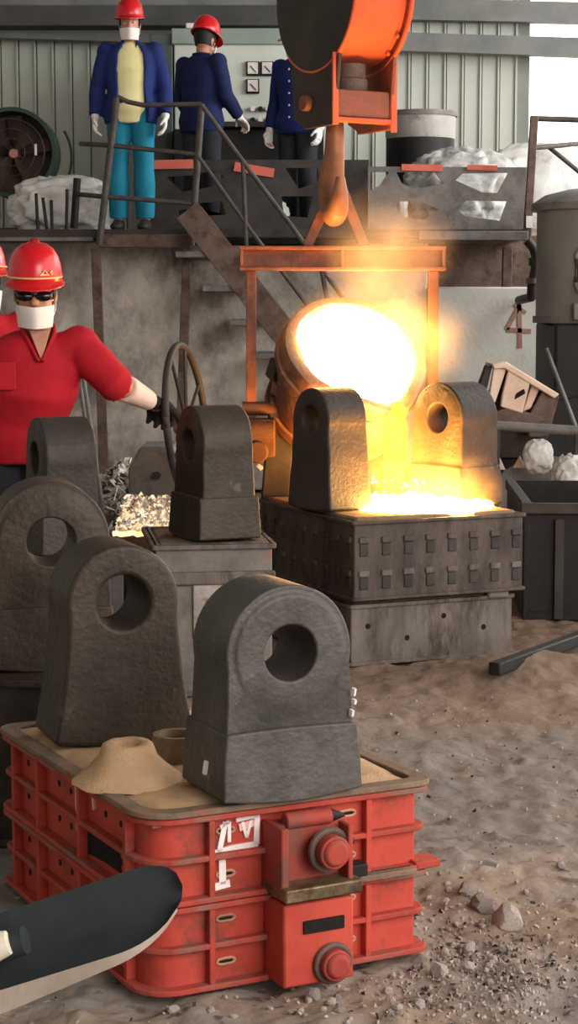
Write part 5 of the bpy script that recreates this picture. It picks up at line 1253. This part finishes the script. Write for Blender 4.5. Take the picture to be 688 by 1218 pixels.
# tilted scrap box with slots
SB = 11.6; sbx = thing('scrap_box', 'tilted pale slotted scrap box catching light, resting on the dark pipe', 'scrap', (A(620, 470, SB).x, SB, A(620, 470, SB).z))
def sl(nm, pts, off, t, m): return slab(nm, pts, SB + off, t, m, None, None, sbx, .008)
sl('shell', [(578, 490), (602, 431), (664, 470), (656, 512), (640, 545), (596, 545)], .14, .3, 'steel_dark')
sl('top_plate', [(586, 433), (602, 430), (666, 469), (660, 474), (600, 438), (588, 439)], -.06, .44, 'bright')  # pale colour puts the light on the upper side into the plates
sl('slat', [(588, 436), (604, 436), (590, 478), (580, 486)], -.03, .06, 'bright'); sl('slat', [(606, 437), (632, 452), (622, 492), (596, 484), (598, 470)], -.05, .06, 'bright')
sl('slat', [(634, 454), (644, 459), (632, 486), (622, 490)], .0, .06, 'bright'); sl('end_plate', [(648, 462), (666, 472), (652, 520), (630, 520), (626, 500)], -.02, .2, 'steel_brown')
sl('side_plate', [(569, 462), (579, 434), (586, 436), (577, 474)], .0, .12, 'steel_dark'); sl('hole_patch', [(614, 468), (624, 462), (626, 468), (612, 476)], -.056, .02, 'hole')
sl('lower_plate', [(578, 494), (606, 484), (640, 494), (650, 500), (640, 504), (580, 503)], -.04, .2, 'steel_brown')
sl('support', [(590, 545), (648, 545), (640, 700), (596, 700)], .18, .2, 'steel_black')
# crumpled pale pieces
c0 = A(642, 540, 11.15); o = lumpy('white_rag_bag', (c0.x, 11.2, c0.z - .02), (.085, .07, .10), 'sack', 21, 4, .16, 2.0, True, -.12); tag(o, 'white torn bag standing on the grey trough, right of the tilted box', 'sack')
c0 = A(680, 575, 10.9); o = lumpy('paper_scrap', (c0.x, 10.95, c0.z), (.10, .08, .15), 'sack', 23, 4, .26, 2.6, True, -.14); tag(o, 'crumpled pale scrap at the right edge above the dark bin', 'scrap')
for i, (px_, py_) in enumerate(((594, 552), (618, 550))):
    q = A(px_, py_, 11.35); b = B(); b.prism([(-.035, -.035), (.04, -.035), (.005, .04)], lambda u, v, k: (u, .03 * k, v), 0); o = b.build('scrap_offcut', 'bright', smooth=None, bevel=.003); o.location = q
    tag(o, ('left of the two small bright triangular offcuts on the trough edge', 'right of the two small bright triangular offcuts on the trough edge')[i], 'scrap', 'triangular offcuts')
# shovel in front at the left
SD = 3.02; sh = thing('shovel', 'dark steel shovel with sand-worn edge and pale handle, cutting in at lower left', 'shovel', A(60, 1110, SD))
def SPt(t, v, off=0.0):
    # t 0 socket .. 1 tip; v -1 lower edge .. 1 upper edge; dished
    base = A(-45 + 262 * t, 1134 - 84 * t, SD) ; wdt = .076 * (1 - .06 * (1 - t)) * math.sqrt(max(0, 1 - max(0, (t - .72) / .28) ** 2.2)) 
    n_d = V((.16, .55, .84)).normalized(); 
    return base + V((.10, .62, .78)).normalized() * (v * wdt) + V((0, .8, -.5)) * (.020 * (1 - v * v)) + V((0, .8, -.55)) * off + V((0, 0, -.018))
b = B(); nu, nv = 26, 12; f_, k_ = [], []
for i in range(nu + 1):
    f_.append([b.v(SPt(i / nu * .995, -1 + 2 * j / nv)) for j in range(nv + 1)]); k_.append([b.v(SPt(i / nu * .995, -1 + 2 * j / nv, .004)) for j in range(nv + 1)])
for i in range(nu):
    for j in range(nv): b.face([f_[i][j], f_[i + 1][j], f_[i + 1][j + 1], f_[i][j + 1]]); b.face([k_[i][j], k_[i][j + 1], k_[i + 1][j + 1], k_[i + 1][j]])
    for j in (0, nv): b.face([f_[i][j], f_[i + 1][j], k_[i + 1][j], k_[i][j]])
for i in (0, nu):
    for j in range(nv): b.face([f_[i][j], f_[i][j + 1], k_[i][j + 1], k_[i][j]])
b.build('blade', 'shovel', sh, True, smooth=50)
b = B(); rows = []
for i in range(nu + 1):
    t = i / nu * .985; e = SPt(t, -1); rows.append([b.v(e + V((0, -.002, .002))), b.v(e + V((0.0, -.018 * (1 - t), -.040 * (1.06 - t) ** .8))), b.v(e + V((0, .004 - .014 * (1 - t), -.042 * (1.06 - t) ** .8))), b.v(e + V((0, .004, .0)))])
for q, w_ in zip(rows, rows[1:]):
    for k in range(4): b.face([q[k], q[(k + 1) % 4], w_[(k + 1) % 4], w_[k]])
b.face(rows[0]); b.face(rows[-1][::-1]); b.build('worn_edge', 'shovel_edge', sh, True, smooth=50)
b = B(); q0, q1 = A(-60, 1142, SD - .02), A(30, 1118, SD - .035); b.tube([q0, q1], [.030, .024], 18, V((0, 0, 1))); b.build('socket', 'shovel', sh, True)
b = B(); q0, q1 = A(-420, 1260, SD - .06), A(10, 1121, SD - .06); b.tube([q0, q0.lerp(q1, .96), q1], [.026, .026, .020], 18, V((0, 0, 1))); b.build('handle', 'wood', sh, True, smooth=60)

# ================================================================== STONES AND GRAVEL
stone_me = []
for k in range(6):
    bm = bmesh.new(); bmesh.ops.create_icosphere(bm, subdivisions=2, radius=1)
    for v in bm.verts:
        p = v.co.copy(); d = noise.noise(p * 1.1 + V((k * 7, 0, 0))); v.co = p * (1 + .45 * d); v.co.z *= .72
        for pl_ in range(4):
            nn = V((math.cos(pl_ * 1.7 + k), math.sin(pl_ * 1.7 + k), .4 * math.sin(pl_ + k))).normalized(); ov = v.co.dot(nn) - .66
            if ov > 0: v.co -= nn * ov * .9
    me = bpy.data.meshes.new('stone'); bm.to_mesh(me); bm.free(); me.set_sharp_from_angle(angle=R(25)); me.materials.append(MT['stone']); stone_me.append(me)
stone_dk = []
for me in stone_me[:3]:
    m2 = me.copy(); m2.materials.clear(); m2.materials.append(MT['stone_dark']); stone_dk.append(m2)
def stone(px, py, r_, k, label, grp='rubble stones by the red boxes', dark=False):
    P = G(px, py, floor_h(*G(px, py, 0).xy)); o = bpy.data.objects.new('rubble_stone', stone_dk[k % 3] if dark else stone_me[k % 6]); COL.objects.link(o)
    o.location = (P.x, P.y, floor_h(P.x, P.y) + r_ * .38); o.scale = (r_ * random.uniform(.9, 1.3), r_ * random.uniform(.8, 1.1), r_); o.rotation_euler = (random.uniform(-.25, .25), random.uniform(-.25, .25), random.uniform(0, 6.28))
    tag(o, label, 'stone', grp)
stone(604, 1106, .048, 0, 'biggest pale grey stone, right of the red boxes')
stone(574, 1082, .040, 1, 'flat dark grey stone just behind the biggest pale one', dark=True)
stone(556, 1062, .028, 2, 'dark stone lying furthest back in the rubble bank', dark=True)
stone(559, 1131, .020, 3, 'rounded stone in front of and left of the biggest pale stone')
stone(557, 1155, .020, 4, 'upright pointed pale stone at the front of the rubble')
stone(524, 1158, .026, 5, 'broad grey stone touching the lower right corner of the red box')
stone(529, 1133, .014, 0, 'small pale stone near the corner flange of the red box')
stone(499, 1192, .016, 1, 'whitish stone below the lower right corner of the red box')
stone(394, 1194, .014, 2, 'small pale stone below the round trunnion of the lower red box')
stone(371, 1186, .020, 3, 'dark grey stone under the lower trunnion box', dark=True)
stone(176, 1190, .020, 4, 'pale stone at the near left corner of the red boxes')
stone(206, 1204, .014, 5, 'small stone at the bottom edge, right of the near left corner')
stone(462, 1180, .012, 0, 'small stone in front of the right part of the lower red box')
stone(600, 1186, .012, 1, 'small lone stone near the bottom, below the biggest pale stone')
stone(668, 1032, .016, 2, 'pale flat stone near the right edge, beyond the rubble')
for i in range(90):
    if i < 60: px_, py_ = random.gauss(540, 42), random.gauss(1130, 45)
    else: px_, py_ = random.uniform(180, 560), random.gauss(1200, 8)
    if py_ > 1216 or px_ > 684: continue
    P = G(px_, py_, 0); lc_ = V((P.x - cen.x, P.y - cen.y)); lx, ly = lc_.x * ca + lc_.y * sa, -lc_.x * sa + lc_.y * ca
    if abs(lx) < W1 / 2 + .04 and abs(ly) < L1 / 2 + .04: continue
    stone(px_, py_, random.uniform(.006, .012), i, 'small %s rubble stone %s' % ('dark grey' if i % 4 == 0 else 'pale grey', 'in front of the red boxes, at the bottom edge' if i >= 60 else ('in the rubble bank close to the red boxes' if px_ < 545 else 'in the rubble bank out toward the right edge')), 'small rubble stones', dark=i % 4 == 0)
def gp():
    while True:
        if random.random() < .6: x, y = random.gauss(.42, .14), random.gauss(3.95, .22)
        else: x, y = random.uniform(-.7, 1.3), random.uniform(3.4, 6.8)
        dx, dy = x - cen.x, y - cen.y; lx, ly = dx * ca + dy * sa, -dx * sa + dy * ca
        if not (abs(lx) < W1 / 2 + .01 and abs(ly) < L1 / 2 + .01): return V((x, y, floor_h(x, y) + .002)), 1
chips('gravel', 'fine grey gravel and crumbs strewn over the foundry floor', 2600, gp, .0042, 'stone', 'gravel')
chips('iron_scale', 'dark iron scale crumbs strewn over the foundry floor', 420, gp, .0055, 'flask_dark', 'gravel')
